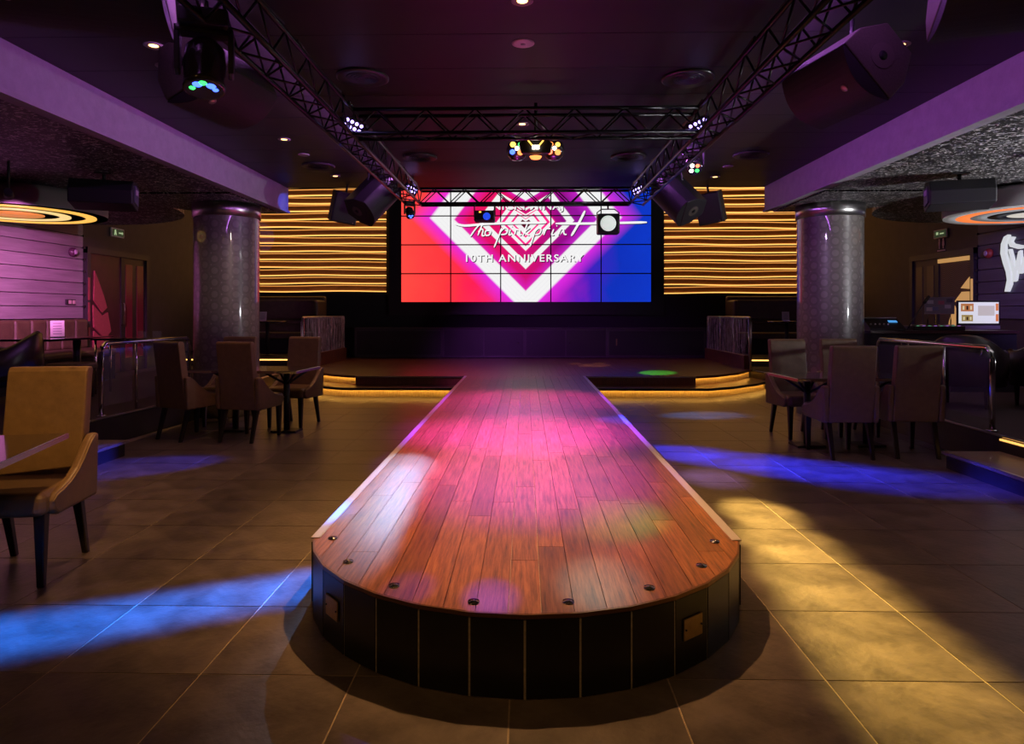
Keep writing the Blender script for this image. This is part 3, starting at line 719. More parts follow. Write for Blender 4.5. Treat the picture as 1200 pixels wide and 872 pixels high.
# ------------------------------------------------------------------ loudspeakers
GRILLE = mat('speaker_grille', (.008, .007, .009), .55, noise=(180, .5), bump=(240, .4))
CABM = mat('speaker_cabinet_lit_tone', (.075, .065, .050), .5, noise=(90, .25), bump=(150, .15))  # near cabinets lightened to olive in place of warm downlight on them
def speaker(name, label, centre, axis, front, wdt, dep, lng, mount=None, lozenge=True, cab=None):
    ax = Vector(axis).normalized(); fr = Vector(front); fr = (fr-ax*fr.dot(ax)).normalized()
    # local: z = long axis, -y = front
    X = (-fr).cross(ax).normalized()
    M = Matrix((X, -fr, ax)).transposed().to_4x4(); M.translation = Vector(centre)
    t = thing(name, label, 'speaker'); t.matrix_world = M
    w2, d2 = wdt/2, dep/2
    back = [(w2, -d2*.5), (w2*.98, d2*.2), (w2*.55, d2), (-w2*.55, d2), (-w2*.98, d2*.2), (-w2, -d2*.5)]
    MB().prism(back, -lng/2, lng/2).build('cabinet', cab or CABM, t, bevel=.008)
    arc_ = [(w2*u, -d2*.5-.012-(d2*.42)*(1-u*u)) for u in [1-q/6 for q in range(13)]]
    MB().prism([(w2, -d2*.5-.006)]+arc_+[(-w2, -d2*.5-.006)], -lng/2+.004, lng/2-.004, smooth=False).build('grille', GRILLE, t, bevel=.005)
    if lozenge:
        MB().lathe([(0, .005), (.022, .004), (.024, 0)], 20, Matrix.Translation((w2*.0, -d2*.5-.012-d2*.42, -lng*.32)) @ Matrix.Rotation(R(90), 4, 'X')).build('badge', mat('speaker_badge', (.40, .30, .28), .35, .7), t)
    for e in (-1, 1):
        Q = Matrix.Translation((0, d2*.18, e*lng/2)) @ (Matrix.Identity(4) if e > 0 else Matrix.Rotation(math.pi, 4, 'X'))
        pc = MB().lathe([(.075, 0), (.075, .004), (.03, .005)], 28, Q, smooth=False).build('pole_socket_plate', mat('socket_plate_grey', (.11, .095, .075), .45, .3), t)
        MB().lathe([(.028, .0055), (.0, .0056)], 20, Q).build('pole_socket', mat('void_black', (.001, .001, .001), .9), pc)
    if mount is not None:
        inv = M.inverted(); a = Vector(mount)
        q = MB().cyl(inv @ a, Vector((0, d2*.4, 0)), .014, 8); q.build('hanging_bracket', BLACK, t)
    return t
# big pair under the near trusses, long axis along the room, grilles tilted down to the dance floor
speaker('loudspeaker', 'hung loudspeaker with round pole socket facing out, next to an amber downlight', P(988, 92, 4.15), (-.22, 1, -.02), (-.72, -.1, -.70), .42, .40, .60, P(1000, 40, 4.15)+Vector((0, 0, .30)))
speaker('loudspeaker', 'hung loudspeaker with wide black grille behind a moving head light', P(256, 98, 4.2), (.18, 1, .0), (.40, -.30, -.86), .42, .40, .58, P(240, 45, 4.2)+Vector((0, 0, .30)))
# long cabinets close over the near seating, badge on the grille
speaker('loudspeaker', 'flat hung bass speaker with pink badge over the golden chair', P(110, 0, 3.35)+Vector((-.10, .0, .12)), (1, .35, 0), (0, -.3, -1), .62, .34, .84, P(100, -30, 3.4)+Vector((0, 0, .3)))
speaker('loudspeaker', 'flat hung bass speaker with pink badge over the disc jockey side aisle', P(1150, 0, 3.35)+Vector((.27, .0, .12)), (-1, .35, 0), (0, -.3, -1), .62, .34, .84, P(1160, -30, 3.4)+Vector((0, 0, .3)))
# pair at the far truss corners
speaker('loudspeaker', 'angular black speaker hung at the truss corner by the red screen side', P(437, 233, 8.9), (.42, .5, .62), (.55, -.55, -.62), .42, .46, .58, P(434, 210, 8.9)+Vector((0, 0, .42)), lozenge=False, cab=mat('dark_cabinet', (.016, .014, .017), .5))
speaker('loudspeaker', 'angular black speaker hung at the truss corner by the blue screen side', P(794, 233, 8.9), (-.42, .5, .62), (-.55, -.55, -.62), .42, .46, .58, P(797, 210, 8.9)+Vector((0, 0, .42)), lozenge=False, cab=mat('dark_cabinet', (.016, .014, .017), .5))
def boxspk(label, c, rz, tilt, roll):
    t = thing('box_speaker', label, 'speaker', c, rot=(tilt, roll, rz))
    MB().box((0, .04, 0), (.36, .26, .44)).build('cabinet', mat('box_cabinet', (.022, .019, .02), .5, noise=(60, .3)), t, bevel=.01)
    MB().box((0, -.105, 0), (.34, .03, .42)).build('grille', GRILLE, t, bevel=.008)
    MB().lathe([(0, .004), (.008, .003), (.009, 0)], 10, Matrix.Translation((.13, -.12, -.19)) @ Matrix.Rotation(R(90), 4, 'X')).build('badge', mat('small_badge', (.5, .42, .3), .4, .6), t)
    MB().cyl((0, .1, .2), (0, .16, .62), .016, 8).build('hanging_bracket', BLACK, t)
boxspk('small tilted box speaker before the amber slats on the red screen side', P(404, 243.5, 9.75), R(28), R(14), R(8))
boxspk('small tilted box speaker before the amber slats on the blue screen side', P(832, 244, 9.75), R(-28), R(14), R(-8))
# projector-like speakers under the soffits
for s, px, lab in ((-1, 122, 'black bracketed speaker under the soffit by the yellow ring pendant'), (1, 1124, 'black bracketed speaker under the soffit by the orange ring pendant')):
    c = P(px, 227, 7.2)
    t = thing('soffit_speaker', lab, 'speaker', (c.x, c.y, c.z), R(s*-20))
    prof = [(-.16, -.12), (.12, -.17), (.17, -.10), (.17, .08), (.10, .15), (-.12, .13), (-.17, .02)]
    MB().prism(prof, -.30, .30, YZX).build('housing', mat('soffit_housing', (.016, .014, .018), .45), t, bevel=.012)
    q = MB().prism([(-.10, -.09), (.08, -.12), (.11, .07), (-.08, .09)], -.012, .012, Matrix.Translation((-s*.30, 0, 0)) @ YZX).build('end_grille', mat('end_grille', (.10, .08, .13), .4), t)
    MB().box((-s*.315, -.005, .02), (.008, .10, .055)).build('label_plate', mat('label_plate', (.50, .38, .52), .5), t)
    MB().cyl((0, 0, .13), (0, 0, SOFF-c.z+.01), .02, 8).box((0, 0, SOFF-c.z-.006), (.16, .16, .012)).build('ceiling_bracket', BLACK, t)

# ------------------------------------------------------------------ stage lights
def led_panel(label, c, rot, col, n=(4, 2), sc=1.0):
    t = thing('led_wash_light', label, 'stage light', c, rot=rot)
    MB().box((0, 0, .02), (.20*sc, .11*sc, .045)).build('housing', BLACK, t, bevel=.006)
    for i in range(n[0]):
        for j in range(n[1]):
            MB().lathe([(0, -.012), (.012*sc, -.008), (.015*sc, 0)], 10, Matrix.Translation(((i-(n[0]-1)/2)*.042*sc, (j-(n[1]-1)/2)*.046*sc, -.004))).build('led', glow('violet_led', (.42, .30, 1.0), 5.0), t)
    MB().tube([(-.11*sc, 0, .02), (-.115*sc, 0, .07), (0, 0, .085), (.115*sc, 0, .07), (.11*sc, 0, .02)], .007, 6).build('yoke', BLACK, t)
    return t
lpa = led_panel('violet LED wash light on the near truss corner, exit side', P(414, 147, 5.62), (R(-62), R(18), R(35)), 0)
lpb = led_panel('violet LED wash light on the near truss corner, disc jockey side', P(819, 147, 5.62), (R(-62), R(-18), R(-35)), 0)
lpc = led_panel('violet LED wash light on the far truss corner by the red screen edge', P(482, 222, 9.22), (R(-62), R(18), R(35)), 0)
lpd = led_panel('violet LED wash light on the far truss corner by the blue screen edge', P(748, 223, 9.22), (R(-62), R(-18), R(-35)), 0)
def moving_head(label, top, sc, pan, tilt, lens):
    t = thing('moving_head_light', label, 'stage light', top, pan); t.scale = (sc,)*3
    MB().box((0, 0, -.05), (.26, .22, .10)).build('base', BLACK, t, bevel=.015)
    MB().cyl((0, 0, 0), (0, 0, .07), .02, 8).build('clamp', STEEL, t)
    yk = MB()
    for s in (-1, 1): yk.prism([(-.05, -.09), (.05, -.09), (.045, -.34), (.0, -.37), (-.045, -.34)], s*.125, s*.155, YZX)
    yk.box((0, 0, -.115), (.30, .11, .03)); yk.build('yoke', mat('yoke_black', (.03, .027, .03), .3), t, bevel=.008)
    Q = Matrix.Translation((0, 0, -.30)) @ Matrix.Rotation(tilt, 4, 'X')
    hd = MB().lathe([(0, .15), (.07, .145), (.105, .10), (.115, 0), (.105, -.10), (.112, -.115), (.112, -.15), (.095, -.152)], 28, Q).build('head', mat('head_black', (.028, .025, .03), .22, coat=.6), t)
    MB().lathe([(0, -.142), (.06, -.146), (.095, -.150)], 24, Q).build('lens', mat('lens_glass', (.02, .03, .05), .05, coat=1), hd)
    for (lx, ly, lr, m_) in lens:
        MB().lathe([(0, -.160), (lr*.7, -.157), (lr, -.149)], 14, Q @ Matrix.Translation((lx, ly, 0))).build('led', m_, hd)
    return t
BL = glow('blue_lens', (.05, .12, 1.0), 4.0); GRN = glow('green_lens', (.05, .9, .15), 2.5); WHT = glow('white_lens', (1, .92, .75), 9.0); RDL = glow('red_lens', (1, .12, .05), 5.0)
moving_head('moving head light with blue and green glowing lens under the near speaker', P(240, 16, 3.55), .92, R(20), R(-14), [(-.03, -.05, .03, BL), (.04, -.045, .03, BL), (0, -.07, .025, GRN), (-.06, -.01, .02, GRN), (.06, -.01, .02, BL)])
mhb = moving_head('moving head light with four bright multicoloured lenses by the far truss', P(813, 168, 7.4), .75, R(-10), R(-52), [(-.04, .035, .033, WHT), (.04, .035, .033, GRN), (-.03, -.045, .033, WHT), (.045, -.04, .033, RDL)])
moving_head('small moving head with three blue lenses against the red screen edge', P(480, 236, 9.2), .50, R(25), R(-34), [(-.03, -.02, .035, BL), (.04, -.03, .035, BL), (.02, .04, .035, BL)])
def par_can(label, c, w_, lensm, face, big):
    t = thing('scanner_light', label, 'stage light', c)
    MB().box((0, 0, 0), (w_, .22, w_*(.92 if big else .52))).build('housing', BLACK, t, bevel=.02)
    if big: MB().lathe([(0, .01), (w_*.28, .012), (w_*.36, .0)], 28, Matrix.Translation((-.01, -.112, 0)) @ Matrix.Rotation(R(90), 4, 'X')).build('lens', lensm, t)
    else:
        MB().lathe([(0, .01), (w_*.16, .008), (w_*.18, 0)], 20, Matrix.Translation((w_*.12, -.112, -.01)) @ Matrix.Rotation(R(90), 4, 'X')).build('lens', lensm, t)
        MB().box((-w_*.2, -.112, .05), (.03, .006, .02)).build('indicator', glow('amber_dot', (1, .5, .05), 2.0), t)
    MB().tube([(-w_*.5, 0, 0), (-w_*.5, 0, w_*.55), (-w_*.3, 0, w_*.7), (w_*.3, 0, w_*.7), (w_*.5, 0, w_*.55), (w_*.5, 0, 0)], .009, 6).build('yoke', STEEL if big else BLACK, t)
    MB().cyl((0, 0, w_*.7), (0, 0, TZ0-c[2]+.02), .012, 8).build('clamp', BLACK, t)
par_can('boxy scanner light with blue lens hanging from the far truss', P(568, 254, 9.35), .285, mat('blue_scan_lens', (.01, .03, .2), .1, emit=((.02, .08, .9), .9)), 0, False)
par_can('fresnel spotlight with round white lens hanging from the far truss', P(712.5, 263, 9.35), .30, mat('fresnel_lens', (.55, .6, .55), .12, emit=((.75, .85, .78), .75)), 0, True)
# derby effect light in the centre
t = thing('derby_light', 'multi-lens derby effect light glowing orange and red under the near truss', 'stage light', P(627.5, 176, 6.05))
MB().prism([(-.13, -.06), (.13, -.06), (.15, .03), (.06, .09), (-.06, .09), (-.15, .03)], -.14, .14, Matrix(((1, 0, 0, 0), (0, 0, 1, 0), (0, 1, 0, 0), (0, 0, 0, 1)))).build('housing', BLACK, t, bevel=.01)
AMB = glow('amber_lens', (1, .55, .08), 3.0); ORG = glow('orange_lens', (1, .25, .06), 2.6)
for s in (-1, 1):
    Q = Matrix.Translation((s*.165, -.02, -.005))
    dm = MB().lathe([(0, -.095), (.05, -.085), (.085, -.05), (.098, 0), (.08, .06), (0, .085)], 24, Q).build('lens_drum', mat('drum_smoke', (.04, .03, .035), .12, coat=1), t)
    for k, (lx, lz, lr) in enumerate(((-.035, .03, .026), (.03, .028, .022), (-.04, -.035, .024), (.03, -.04, .026), (0, -.005, .02))):
        m_ = [AMB, GRN, BL, ORG, WHT][k] if s < 0 else [ORG, AMB, RDL, ORG, WHT][k]
        MB().lathe([(0, .03), (lr*.7, .025), (lr, 0)], 12, Q @ Matrix.Translation((lx, -.085, lz)) @ Matrix.Rotation(R(90), 4, 'X')).build('lens', m_, dm)
MB().lathe([(0, -.03), (.04, -.02), (.055, 0)], 20, Matrix.Translation((0, -.12, -.085))).build('bottom_lens', ORG, t)
MB().box((0, -.15, -.01), (.06, .02, .03)).build('lamp_window', WHT, t)
for s in (-1, 1): MB().cyl((s*.03, -.152, .005), (s*.075, -.152, .06), .006, 6).build('reflector_fin', AMB, t)
MB().cyl((0, 0, .08), (0, -.2, .36), .014, 8).build('clamp', BLACK, t)

# ------------------------------------------------------------------ ceiling fittings
def downlight(px, py, lit, label, power=0, deg=70):
    p = F(px, py, CEIL) if py != HOR else None
    t = thing('downlight', label, 'ceiling light', (p.x, p.y, CEIL), group='recessed ceiling downlights')
    MB().lathe([(.030, -.004), (.055, -.012), (.066, -.006), (.066, .0)], 24).build('trim_ring', mat('ring_white', (.35, .30, .30), .4), t)
    MB().lathe([(0, -.004), (.032, -.0045), (.032, .0)], 18).build('bulb', DOWNL if lit else mat('unlit_bulb', (.5, .42, .44), .3), t)
    if power:
        spot('downlight_beam', (p.x, p.y, CEIL-.03), (p.x, p.y, 0), (1, .50, .17), power, deg, .7, .03, parent=t)
    return t
downlight(612, 0.5, True, 'glowing downlight in front of the round ceiling speaker', 560, 74)
downlight(612, 145, True, 'glowing downlight just above the derby light', 45, 80)
downlight(180, 53, True, 'glowing downlight over the golden chair', 110, 75)
downlight(276, 142, True, 'glowing downlight beside the wide black grille speaker', 34, 80)
downlight(333, 163, True, 'glowing downlight near an unlit fitting on the exit side', 34, 80)
downlight(393, 206, True, 'glowing downlight just before the ceiling edge on the red screen side', 60, 80)
downlight(1055, 52, True, 'glowing downlight beside the speaker with round pole socket', 60, 85)
downlight(838, 207, True, 'glowing downlight just before the ceiling edge on the blue screen side', 60, 80)
downlight(356, 181, False, 'unlit downlight on the exit side ceiling')
downlight(853, 195, False, 'unlit downlight on the disc jockey side ceiling')
downlight(193, 77, False, 'unlit downlight next to the glowing one over the golden chair')
for (x, y, lab, dst, pw2, dg2) in ((-2.4, .8, 'before the flat bass speaker over the golden chair', (-2.4, 1.3, 0), 26, 165), (2.4, .8, 'before the flat bass speaker over the disc jockey aisle', (2.4, 1.3, 0), 26, 165), (0, .9, 'on the line of the catwalk', (0, 1.4, 0), 26, 165), (-1.3, 1.5, 'tilted toward the golden chair', (-2.68, 3.8, .75), 330, 24)):  # unseen downlights put in for warm fill and to light the chair
    t = thing('downlight', 'added unseen downlight at the entrance end, '+lab, 'ceiling light', (x, y, CEIL), group='recessed ceiling downlights')
    MB().lathe([(.030, -.004), (.055, -.012), (.066, -.006), (.066, .0)], 24).build('trim_ring', MATS['ring_white'], t)
    MB().lathe([(0, -.004), (.032, -.0045), (.032, .0)], 18).build('bulb', DOWNL, t)
    spot('downlight_beam', (x, y, CEIL-.03), dst, (1, .50, .15), pw2, dg2, .7, .04, parent=t)
p = F(613, 50.5, CEIL)
t = thing('ceiling_speaker', 'flat pale pink round ceiling speaker between two downlights', 'speaker', (p.x, p.y, CEIL))
MB().lathe([(0, -.008), (.055, -.008), (.078, -.004), (.078, 0)], 32).build('grille', mat('pink_grille', (.55, .42, .46), .5, noise=(300, .3)), t)
MB().lathe([(0, -.0095), (.018, -.0095), (.018, -.008)], 20).build('centre_cap', mat('grey_cap', (.25, .2, .22), .5), t)
for px, py in ((425, 90), (806, 91), (736, 183), (492, 184), (880, 181), (373, 194)):
    p = F(px, py, CEIL)
    lab = {425: 'round black ceiling vent over the exit side truss', 806: 'round black ceiling vent over the disc jockey side truss', 736: 'small-looking round vent inside the truss by the blue screen edge', 492: 'small-looking round vent inside the truss by the red screen edge', 880: 'round vent between truss and bulkhead, disc jockey side', 373: 'round vent between truss and bulkhead, exit side'}[px]
    t = thing('ceiling_vent', lab, 'vent', (p.x, p.y, CEIL))
    MB().lathe([(.13, -.008), (.19, -.022), (.205, -.012), (.205, 0)], 36).build('rim', mat('vent_rim', (.03, .026, .03), .35), t)
    for q in range(4): MB().lathe([(.025+q*.03, -.004), (.032+q*.03, -.016), (.042+q*.03, -.004)], 28).build('louvre_ring', mat('vent_louvre', (.016, .014, .017), .4), t)
    MB().lathe([(0, -.002), (.13, -.002)], 28).build('throat', mat('void_black', (.001, .001, .001), .9), t)

# ------------------------------------------------------------------ doors, signs and fittings on the side walls
DOORF = mat('door_frame', (.035, .028, .03), .45)
def wallbox(s, pxa, pxb, pya, pyb, thick, off=0.0):      # box on a side wall from picture corners
    X = s*(XW-off); a, b = WX(pxa, pya, X), WX(pxb, pya, X); lo = WX(pxa, pyb, X)
    y0, y1 = min(a.y, b.y), max(a.y, b.y)
    return (y0, y1, lo.z, a.z)
def sbox(s, y0, y1, z0, z1, off, th): return MB().box((s*(XW-off-th/2), (y0+y1)/2, (z0+z1)/2), (th, y1-y0, z1-z0))
for s in (-1, 1):
    if s < 0: ya, yb = WX(97.5, 300, -XW).y, WX(171, 300, -XW).y
    else: ya, yb = WX(1146, 300, XW).y, WX(1070, 300, XW).y
    zt = WX(97.5, 289, -XW).z if s < 0 else WX(1146, 290, XW).z
    yl, yh = min(ya, yb), max(ya, yb); z0 = SH
    d = thing('door_1' if s < 0 else 'door_2', 'double door with a red-lit striped figure panel' if s < 0 else 'double door with wavy panel and golden inlays', None, (s*XW, (yl+yh)/2, z0))
    d['kind'] = 'structure'
    def dp(o, d=d): o.parent = d; o.matrix_parent_inverse = Matrix.Translation(d.location).inverted(); return o
    mb = MB()
    for q in (sbox(s, yl, yl+.09, z0, zt, .002, .07), sbox(s, yh-.09, yh, z0, zt, .002, .07), sbox(s, yl, yh, zt-.10, zt, .002, .075)): mb.add(q.v, q.f)
    dp(mb.build('frame', DOORF))
    ym = yl+.09+(yh-yl-.18)*.56
    red = s < 0
    leafm = mat('door_leaf_red', (.05, .010, .014), .4, noise=(6, .3)) if red else None
    if not red:
        m, N, L, b = _mat('wavy_door_panel'); tc = N.new('ShaderNodeTexCoord'); wv_ = N.new('ShaderNodeTexWave'); wv_.bands_direction = 'Z'; wv_.inputs['Scale'].default_value = 9; wv_.inputs['Distortion'].default_value = 0
        ad = N.new('ShaderNodeVectorMath'); ad.operation = 'ADD'; sp_ = N.new('ShaderNodeSeparateXYZ'); sn = N.new('ShaderNodeMath'); sn.operation = 'SINE'; mu = N.new('ShaderNodeMath'); mu.operation = 'MULTIPLY'; mu.inputs[1].default_value = 14
        m3 = N.new('ShaderNodeMath'); m3.operation = 'MULTIPLY'; m3.inputs[1].default_value = .06; cb = N.new('ShaderNodeCombineXYZ')
        L.new(tc.outputs['Object'], sp_.inputs[0]); L.new(sp_.outputs['Y'], mu.inputs[0]); L.new(mu.outputs[0], sn.inputs[0]); L.new(sn.outputs[0], m3.inputs[0]); L.new(m3.outputs[0], cb.inputs['Z'])
        L.new(tc.outputs['Object'], ad.inputs[0]); L.new(cb.outputs[0], ad.inputs[1]); L.new(ad.outputs[0], wv_.inputs['Vector'])
        rp = N.new('ShaderNodeValToRGB'); rp.color_ramp.elements[0].color = (.035, .022, .012, 1); rp.color_ramp.elements[1].color = (.16, .10, .05, 1); L.new(wv_.outputs['Fac'], rp.inputs[0]); L.new(rp.outputs[0], b.inputs['Base Color']); b.inputs['Roughness'].default_value = .5
        leafm = m
    lf = dp(sbox(s, yl+.09, ym-.01, z0, zt-.10, .002, .03).build('door_leaf', leafm))
    lf2 = dp(sbox(s, ym+.01, yh-.09, z0, zt-.10, .002, .03).build('door_leaf', mat('door_leaf_dark', (.03, .014, .016), .4) if red else mat('door_leaf_olive', (.07, .05, .03), .5)))
    mb = MB(); q = sbox(s, ym-.05, ym+.05, z0, zt-.10, .03, .02); dp(q.build('meeting_stile', BLACK))
    def dsub(o, par, d=d): o.parent = par; return o
    wq = (yh-.09-ym)
    for u in (.30, .78): dsub(sbox(s, ym+wq*(u-.16), ym+wq*(u+.12), z0+.25, zt-.22, .03, .012).build('pane', mat('red_glass', (.16, .02, .03), .2, emit=((.5, .03, .06), .02)) if red else mat('olive_glass', (.10, .075, .045), .3)), lf2)
    # curved figure on the near leaf
    Yc = yl+.09; hh = zt-.10-z0; ww = ym-yl-.09
    ins = mat('red_figure', (.30, .05, .06), .5, noise=(20, .4), stretch=(1, 8, 1), emit=((.6, .06, .09), .03)) if red else mat('gold_inlay_glow', (.75, .48, .18), .4, emit=((1., .55, .16), .42))  # emission stands in for light falling on the inlay and figure
    def fig(pts, nm='inlay'):
        vs = [(Yc+u*ww, z0+v*hh) for u, v in pts]
        M = YZX.copy(); M.translation = Vector((s*(XW-.045), 0, 0))
        dsub(MB().prism(vs, -.012, .012, M).build(nm, ins), lf)
    if red:
        fig([(.14, .86), (.22, .80), (.40, .66), (.50, .56), (.36, .52), (.12, .62)]); fig([(.10, .58), (.36, .49), (.52, .52), (.62, .36), (.45, .30), (.12, .40)]); fig([(.12, .37), (.44, .27), (.64, .31), (.66, .12), (.40, .06), (.10, .20)])
        dsub(sbox(s, yl+.10, yl+.18, z0+.9, z0+1.0, .03, .02).build('hinge', mat('warm_hinge', (.5, .3, .12), .4, emit=((1, .45, .1), .5))), lf) if False else None
    else:
        fig([(.03, .82), (.12, .79), (.28, .73), (.03, .72)]); fig([(.03, .70), (.25, .70), (.46, .62), (.03, .60)]); fig([(.48, .59), (.62, .45), (.70, .25), (.72, .02), (.30, .02), (.28, .3), (.35, .5)])
        fig([(.04, .955), (.96, .955), (.96, .99), (.04, .99)])
    for u, (a_, b_) in enumerate(((.62, .80), (.45, .60), (.30, .40))):
        dsub(sbox(s, yl+.015, yl+.06, z0+a_*hh, z0+b_*hh, .07, .01).build('side_inlay', ins), lf)
    MBh = MB().tube([(s*(XW-.07), ym-.08, z0+.85), (s*(XW-.12), ym-.08, z0+.88), (s*(XW-.12), ym-.08, z0+1.25), (s*(XW-.07), ym-.08, z0+1.28)], .012, 8).build('handle', CHROME)
    dp(MBh)
# signs
def sign(s, px, py, wpx, hpx, name, label, facem):
    c = WX(px, py, s*XW); k = abs(c.y)/FPX
    w_ = abs(WX(px+wpx/2, py, s*XW).y-WX(px-wpx/2, py, s*XW).y); h_ = hpx*c.y/FPX
    t = thing(name, label, 'sign', (s*(XW-.02), c.y, c.z))
    MB().box((0, 0, 0), (.03, w_, h_)).build('frame', mat('sign_frame', (.62, .55, .58), .5), t, bevel=.005)
    MB().box((-s*.016, 0, 0), (.006, w_*.88, h_*.78)).build('face', facem, t)
    return t, w_, h_
EXG = mat('exit_green', (.015, .05, .03), .4, emit=((.02, .10, .05), .25)); EXL = glow('exit_legend', (.55, .75, .40), .55)
t, w_, h_ = sign(-1, 136, 273, 15, 10.5, 'exit_sign', 'framed green exit sign over the red-lit door', EXG)
MB().lathe([(0, 0), (.022, 0)], 12, Matrix.Translation((.021, -w_*.22, h_*.2)) @ Matrix.Rotation(R(90), 4, 'Y')).prism([(-.035-w_*.22, -.05), (-.01-w_*.22, -.05), (-w_*.22, -.015), (.02-w_*.22, -.05), (.04-w_*.22, -.04), (.02-w_*.22, .03), (-.02-w_*.22, .03)], .020, .0215, YZX).box((.021, w_*.18, 0), (.002, w_*.26, h_*.14)).prism([(w_*.30, h_*.18), (w_*.40, 0), (w_*.30, -h_*.18)], .020, .0215, YZX).build('running_figure_and_arrow', EXL, t)
t, w_, h_ = sign(1, 1104, 274, 15.5, 10, 'exit_sign', 'framed dark sign over the golden-inlay door', EXG)
MB().box((-.021, -w_*.15, 0), (.002, w_*.30, h_*.14)).box((-.021, w_*.2, .01), (.002, w_*.16, h_*.3)).build('legend', EXL, t)
c = WX(1104, 286, XW)
t = thing('restroom_sign', 'pink restroom pictograms of two figures under the framed sign', 'sign', (XW-.008, c.y, c.z)); PKS = mat('pink_picto', (.62, .42, .44), .5)
for q in (-1, 1):
    MB().lathe([(0, 0), (.022, 0), (.022, .008)], 12, Matrix.Translation((-.002, q*.055, .075)) @ Matrix.Rotation(R(-90), 4, 'Y')).prism([(q*.055-.024, .05), (q*.055+.024, .05), (q*.055+(.030 if q < 0 else .018), -.03), (q*.055+.012, -.03), (q*.055+.010, -.08), (q*.055-.010, -.08), (q*.055-.012, -.03), (q*.055-(.030 if q < 0 else .018), -.03)], -.010, -.002, YZX).build('figure', PKS, t)
MB().box((-.006, 0, -.115), (.008, .22, .025)).build('caption_bar', PKS, t)
# sounders and switch
for s, px, py, col, lab in ((-1, 84, 295.5, (.10, .04, .07), 'dark round alarm sounder on the mauve plank wall'), (1, 1160, 297, (.50, .07, .05), 'red round alarm sounder on the indigo plank wall')):
    c = WX(px, py, s*(XW-.04)); t = thing('alarm_sounder', lab, 'alarm', (s*(XW-.037), c.y, c.z))
    Q = Matrix.Rotation(R(-90*s), 4, 'Y')
    MB().lathe([(.075, 0), (.078, .03), (.06, .06), (.045, .075)], 24, Q).build('body', mat('sounder_'+str(s), col, .35), t)
    MB().lathe([(.045, .075), (.03, .085), (0, .085)], 20, Q).build('lens', mat('sounder_lens', (.6, .45, .6), .3), t)
c = WX(82, 354, -(XW-.04)); t = thing('wall_switch', 'small two-gang wall switch on the mauve planks', 'switch', (-(XW-.037), c.y, c.z))
MB().box((.012, 0, 0), (.024, .22, .09)).build('backplate', BLACK, t, bevel=.004)
for q in (-.03, .06): MB().box((.027, q, 0), (.01, .06, .06)).build('rocker', mat('rocker', (.6, .45, .4), .4), t)
# illuminated script letters on the indigo planks
t = thing('illuminated_lettering', 'white backlit swooping letters on the indigo plank wall', 'sign', (XW-.06, WX(1190, 310, XW).y, WX(1190, 310, XW).z))
LET = glow('sign_letter_white', (.80, .84, .86), .72)
for pts, nm in (([(885,190),(860,205),(842,250),(838,310),(853,370),(873,430),(880,480),(865,555),(885,555),(903,510),(906,440),(888,370),(870,310),(868,255),(892,196)], 'letter_swoosh'),
                ([(905,203),(888,240),(898,268),(950,282),(981,276),(1000,278),(1000,262),(955,256),(918,248),(908,235),(922,206)], 'letter_bar'),
                ([(888,285),(898,330),(921,440),(921,492),(934,485),(946,415),(960,440),(975,435),(990,380),(1000,350),(990,330),(972,390),(965,290),(952,300),(932,400),(908,310),(900,282)], 'letter_w')):
    ys = []
    for a_, b_ in pts:
        q = WX(1020+a_/5.45, 240+b_/5.45, XW-.06); ys.append((q.y-t.location.y, q.z-t.location.z))
    MB().prism(ys, -.022, .022, YZX).build(nm, LET, t)

# ------------------------------------------------------------------ booths, banquette, lounge pieces
BOOTH = mat('booth_leather', (.085, .055, .028), .45, noise=(9, .25), bump=(120, .1))
for s in (-1, 1):
    x0, x1 = s*4.75, s*7.2; cx = (x0+x1)/2; w_ = abs(x1-x0)
    t = thing('booth_sofa', 'high-backed olive leather booth sofa under the amber slats, '+('red' if s < 0 else 'blue')+' screen side', 'sofa', (cx, 15.6, .46))
    MB().box((0, .42, .66), (w_, .16, 1.32)).build('backrest', BOOTH, t, bevel=.05, seg=3)
    MB().box((0, .33, 1.0), (w_-.1, .08, .46)).build('headrest_panel', BOOTH, t, bevel=.03)
    MB().box((0, .33, .70), (w_-.1, .10, .10)).build('back_roll', BOOTH, t, bevel=.03)
    MB().box((0, .05, .40), (w_-.04, .66, .16)).build('seat', BOOTH, t, bevel=.04, seg=3)
    MB().box((0, .08, .16), (w_-.06, .56, .32)).build('base', MATTE, t)
    for q in (-1, 1): MB().box((q*(w_/2-.05), .1, .62), (.10, .62, 1.20)).build('side_panel', BOOTH, t, bevel=.04)
    tx = WY(308 if s < 0 else 921, 377, 14.55)
    tb = thing('booth_table', 'round black pedestal table in front of the '+('red' if s < 0 else 'blue')+' screen side booth', 'table', (tx.x-s*.1+ (0 if s<0 else .12), 14.55, .46))
    MB().lathe([(0, .75), (.42, .75), (.42, .72), (.0, .715)], 36).build('table_top', GLASSTOP, tb); MB().cyl((0, 0, .02), (0, 0, .72), .04, 12).build('pedestal', BLACK, tb); MB().lathe([(.25, 0), (.25, .015), (.05, .03)], 28).build('base_plate', BLACK, tb)
    cp = WY(308 if s < 0 else 921, 371, 14.4)
    cd_ = thing('menu_card', 'white menu card standing on the '+('red' if s < 0 else 'blue')+' screen side booth table', 'card', (cp.x, 14.4, 1.212))
    MB().box((0, 0, .10), (.15, .008, .20), Matrix.Rotation(R(-8), 4, 'X')).build('card', mat('card_white', (.62, .56, .56), .6), cd_)
    for q in range(4): MB().box((0, -.006, .05+q*.035), (.09, .003, .008), Matrix.Rotation(R(-8), 4, 'X')).build('print_line', mat('card_print', (.15, .13, .15), .6), cd_)
    MB().box((0, 0, .006), (.16, .06, .012)).build('foot', CHROME, cd_)
